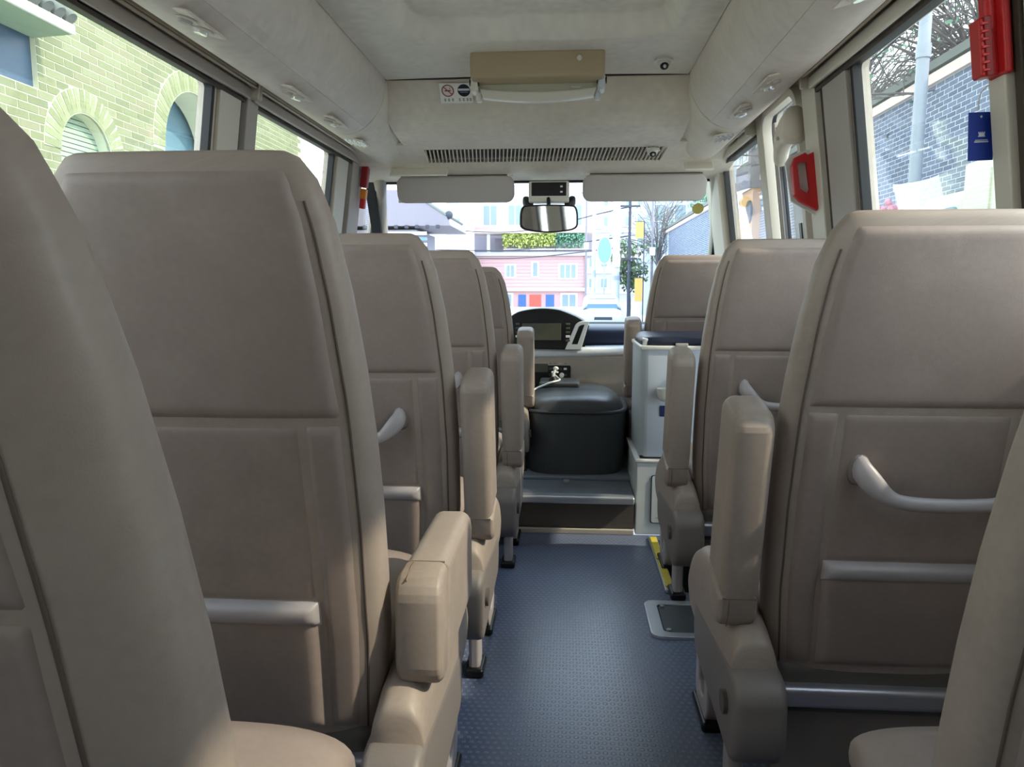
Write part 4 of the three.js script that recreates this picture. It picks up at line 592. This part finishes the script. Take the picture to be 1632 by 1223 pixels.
  const sh = thing('shop_front', 'small shop with an orange-red signboard low at the right of the windscreen view', 'shop', [6.5, -0.75, -44]); part(sh, 'wall', box(1.8, 3.6, 1, 0, 1.8, 0), X.pinkTrim); part(sh, 'signboard', box(1.0, 0.9, 0.12, 0, 4.15, 0.5, 0.03), S('#d9754e', 0.6)); part(sh, 'canopy', box(1.9, 0.12, 0.8, 0, 3.55, 0.6), X.tile); part(sh, 'sign_post', box(0.8, 0.3, 0.1, 0, 3.7, 0.4), X.darkPole);
  const gt = thing('grey_tower', 'tall pale grey tower with rows of windows far behind the street poles', 'building', [0, 0, -95]);
  part(gt, 'wall', box(9, 22, 4, 5.2, 9, -2), X.lav); for (let i = 0; i < 6; i++) for (let j = 0; j < 6; j++) { const f = part(gt, 'window', box(0.95, 1.3, 0.12, 1.5 + i * 1.45, 1.6 + j * 2.5, 0), X.winFrame); part(f, 'pane', box(0.75, 1.1, 0.1, 1.5 + i * 1.45, 1.6 + j * 2.5, 0.04), X.winGlass); } for (let j = 0; j < 7; j++) part(gt, 'floor_band', box(9.1, 0.22, 0.3, 5.2, 0.4 + j * 2.5, 0), X.winFrame);
  for (const [x, z, h, lb] of [[4.1, -38, 6.4, 'grey pole with a small box right of the dark utility pole'], [1.0, -44, 7.5, 'thin grey pole left of the oval sign'], [5.3, -42, 6, 'thin grey pole furthest right in the windscreen view']]) { const q = thing('street_pole', lb, 'pole', [x, -0.75, z]); part(q, 'pole', cyl(0.05, 0.07, h, 14).translate(0, h / 2, 0), X.eave); part(q, 'arm', box(0.9, 0.06, 0.06, 0.1, h - 0.4, 0), X.eave); part(q, 'box', box(0.26, 0.4, 0.2, 0, h * 0.55, 0.12, 0.02), X.winFrame); }
  // poles, signs, cables, car
  const u = thing('utility_pole', 'dark slim utility pole with two crossarms right of the pink building', 'pole', [2.75, -0.75, -35]); part(u, 'pole', cyl(0.055, 0.08, 7.2, 16).translate(0, 3.6, 0), X.darkPole); part(u, 'crossarm', box(0.72, 0.1, 0.1, 0, 3.06, 0.06), X.darkPole); part(u, 'crossarm', box(0.9, 0.08, 0.08, 0, 5.4, 0.06), X.darkPole); for (const x of [-0.3, 0.3]) part(u, 'insulator', cyl(0.04, 0.05, 0.14, 12).translate(x, 3.18, 0.06), X.winFrame);
  const w = thing('white_post', 'thick white post beside the blue oval sign', 'pole', [2.2, -0.75, -35.6]); part(w, 'post', cyl(0.16, 0.18, 8.5, 20).translate(0, 4.25, 0), X.carWhite); part(w, 'band', cyl(0.19, 0.19, 0.2, 20).translate(0, 2.2, 0), X.metalPole); part(w, 'box', box(0.34, 0.6, 0.2, 0, 3.0, 0.2, 0.03), X.winFrame);
  const w2 = thing('white_post', 'slim white post at the right end of the pink building', 'pole', [1.15, -0.75, -35]); part(w2, 'post', cyl(0.07, 0.09, 8.2, 18).translate(0, 4.1, 0), X.carWhite); part(w2, 'band', cyl(0.1, 0.1, 0.3, 18).translate(0, 2.4, 0), X.metalPole);
  const os = thing('oval_sign', 'light blue oval street sign on a pole ahead', 'sign', [1.62, 2.68, -34.8]); part(os, 'plate', cyl(0.3, 0.3, 0.05, 36).rotateX(Math.PI / 2).scale(1, 1.95, 1), X.oval); part(os, 'rim', new THREE.TorusGeometry(0.3, 0.025, 10, 40).scale(1, 1.95, 1), X.winFrame); part(os, 'pole', cyl(0.035, 0.035, 3.4, 14).translate(0, -1.72, -0.06), X.metalPole);
  for (const [y, h, l] of [[3.22, 0.62, 'small orange banner high on the utility pole, upper of two'], [0.92, 0.9, 'orange banner low beside the passenger seat, lower of two']]) { const o = thing('orange_banner', l, 'banner', [2.74, y, -30]); part(o, 'cloth', box(0.3, h, 0.03, 0, 0, 0, 0.008), X.orangeSign); part(o, 'rod', cyl(0.015, 0.015, 0.4, 10).rotateZ(Math.PI / 2).translate(0, h / 2 + 0.02, 0), X.darkPole); part(o, 'bracket', cyl(0.02, 0.02, y + 0.75 + h / 2, 10).translate(0.18, -(y + 0.75 - h / 2) / 2, -0.03), X.darkPole); }
  for (const [y, sag, l] of [[4.28, 0.06, 'upper dark cable crossing the view of the pink building'], [3.62, 0.08, 'lower dark cable crossing the view of the pink building'], [6.1, 0.3, 'thin cable high before the white upper windows']]) solo('overhead_cable', tube([[-9.5, y * 0.75 + 0.3, -50], [-4, y * 0.75 + 0.2 - sag, -48], [2.75, y * 0.72 + 0.25, -35.1]].map((p) => p), 0.03, 30, 6), X.cable, l, 'cable', 'overhead cables');
  for (let i = 0; i < 3; i++) solo('overhead_cable', tube([[3.6, 4.5 + i * 0.35, -6], [4.4, 4.35 + i * 0.3, -11], [4.6, 4.75 + i * 0.38, -19]], 0.014, 24, 6), X.cable, ['lowest', 'middle', 'highest'][i] + ' of three dark cables above the right brick wall', 'cable', 'overhead cables');
  const car = thing('parked_car', 'white parked car with blue-tinted windscreen above the dashboard', 'car', [1.35, -0.75, -30]);
  const sec = [[-0.85, 0.5, 0.62], [-0.8, 0.3, 0.86], [-0.5, 0.25, 0.95], [0.5, 0.25, 0.95], [0.8, 0.3, 0.86], [0.85, 0.5, 0.62]];
  part(car, 'body', loft(sec.map(([x, y0, y1]) => superRing(-1.2, (y0 + y1) / 2, 2.0, (y1 - y0) / 2, 4, 32, (z, y) => V(x, y, z)))), X.carWhite);
  part(car, 'cabin', loft([[-0.76, 0.86, 0.9], [-0.68, 0.86, 1.3], [-0.55, 0.86, 1.42], [0.55, 0.86, 1.42], [0.68, 0.86, 1.3], [0.76, 0.86, 0.9]].map(([x, y0, y1]) => superRing(-1.5, (y0 + y1) / 2, 1.2, (y1 - y0) / 2 + 0.05, 3, 32, (z, y) => V(x, y, z)))), X.carWhite);
  part(car, 'windscreen', extr(poly([[-0.62, 0.92], [0.62, 0.92], [0.52, 1.34], [-0.52, 1.34]]), 0.03).rotateX(-0.25).translate(0, 0.03, -0.06), X.carGlass);
  for (const x of [-0.62, 0.62]) { part(car, 'headlamp', box(0.26, 0.1, 0.06, x, 0.7, 0.74, 0.02), X.winGlass); for (const z of [0.1, -2.5]) part(car, 'wheel', cyl(0.31, 0.31, 0.2, 26).rotateZ(Math.PI / 2).translate(x * 1.2, 0.31, z), X.darkPole); }
  part(car, 'grille', box(0.7, 0.12, 0.05, 0, 0.58, 0.78, 0.02), X.darkPole);
}
scene.traverse((o) => { if (o.isMesh) { o.castShadow = true; o.receiveShadow = true; } });
renderer.render(scene, camera);
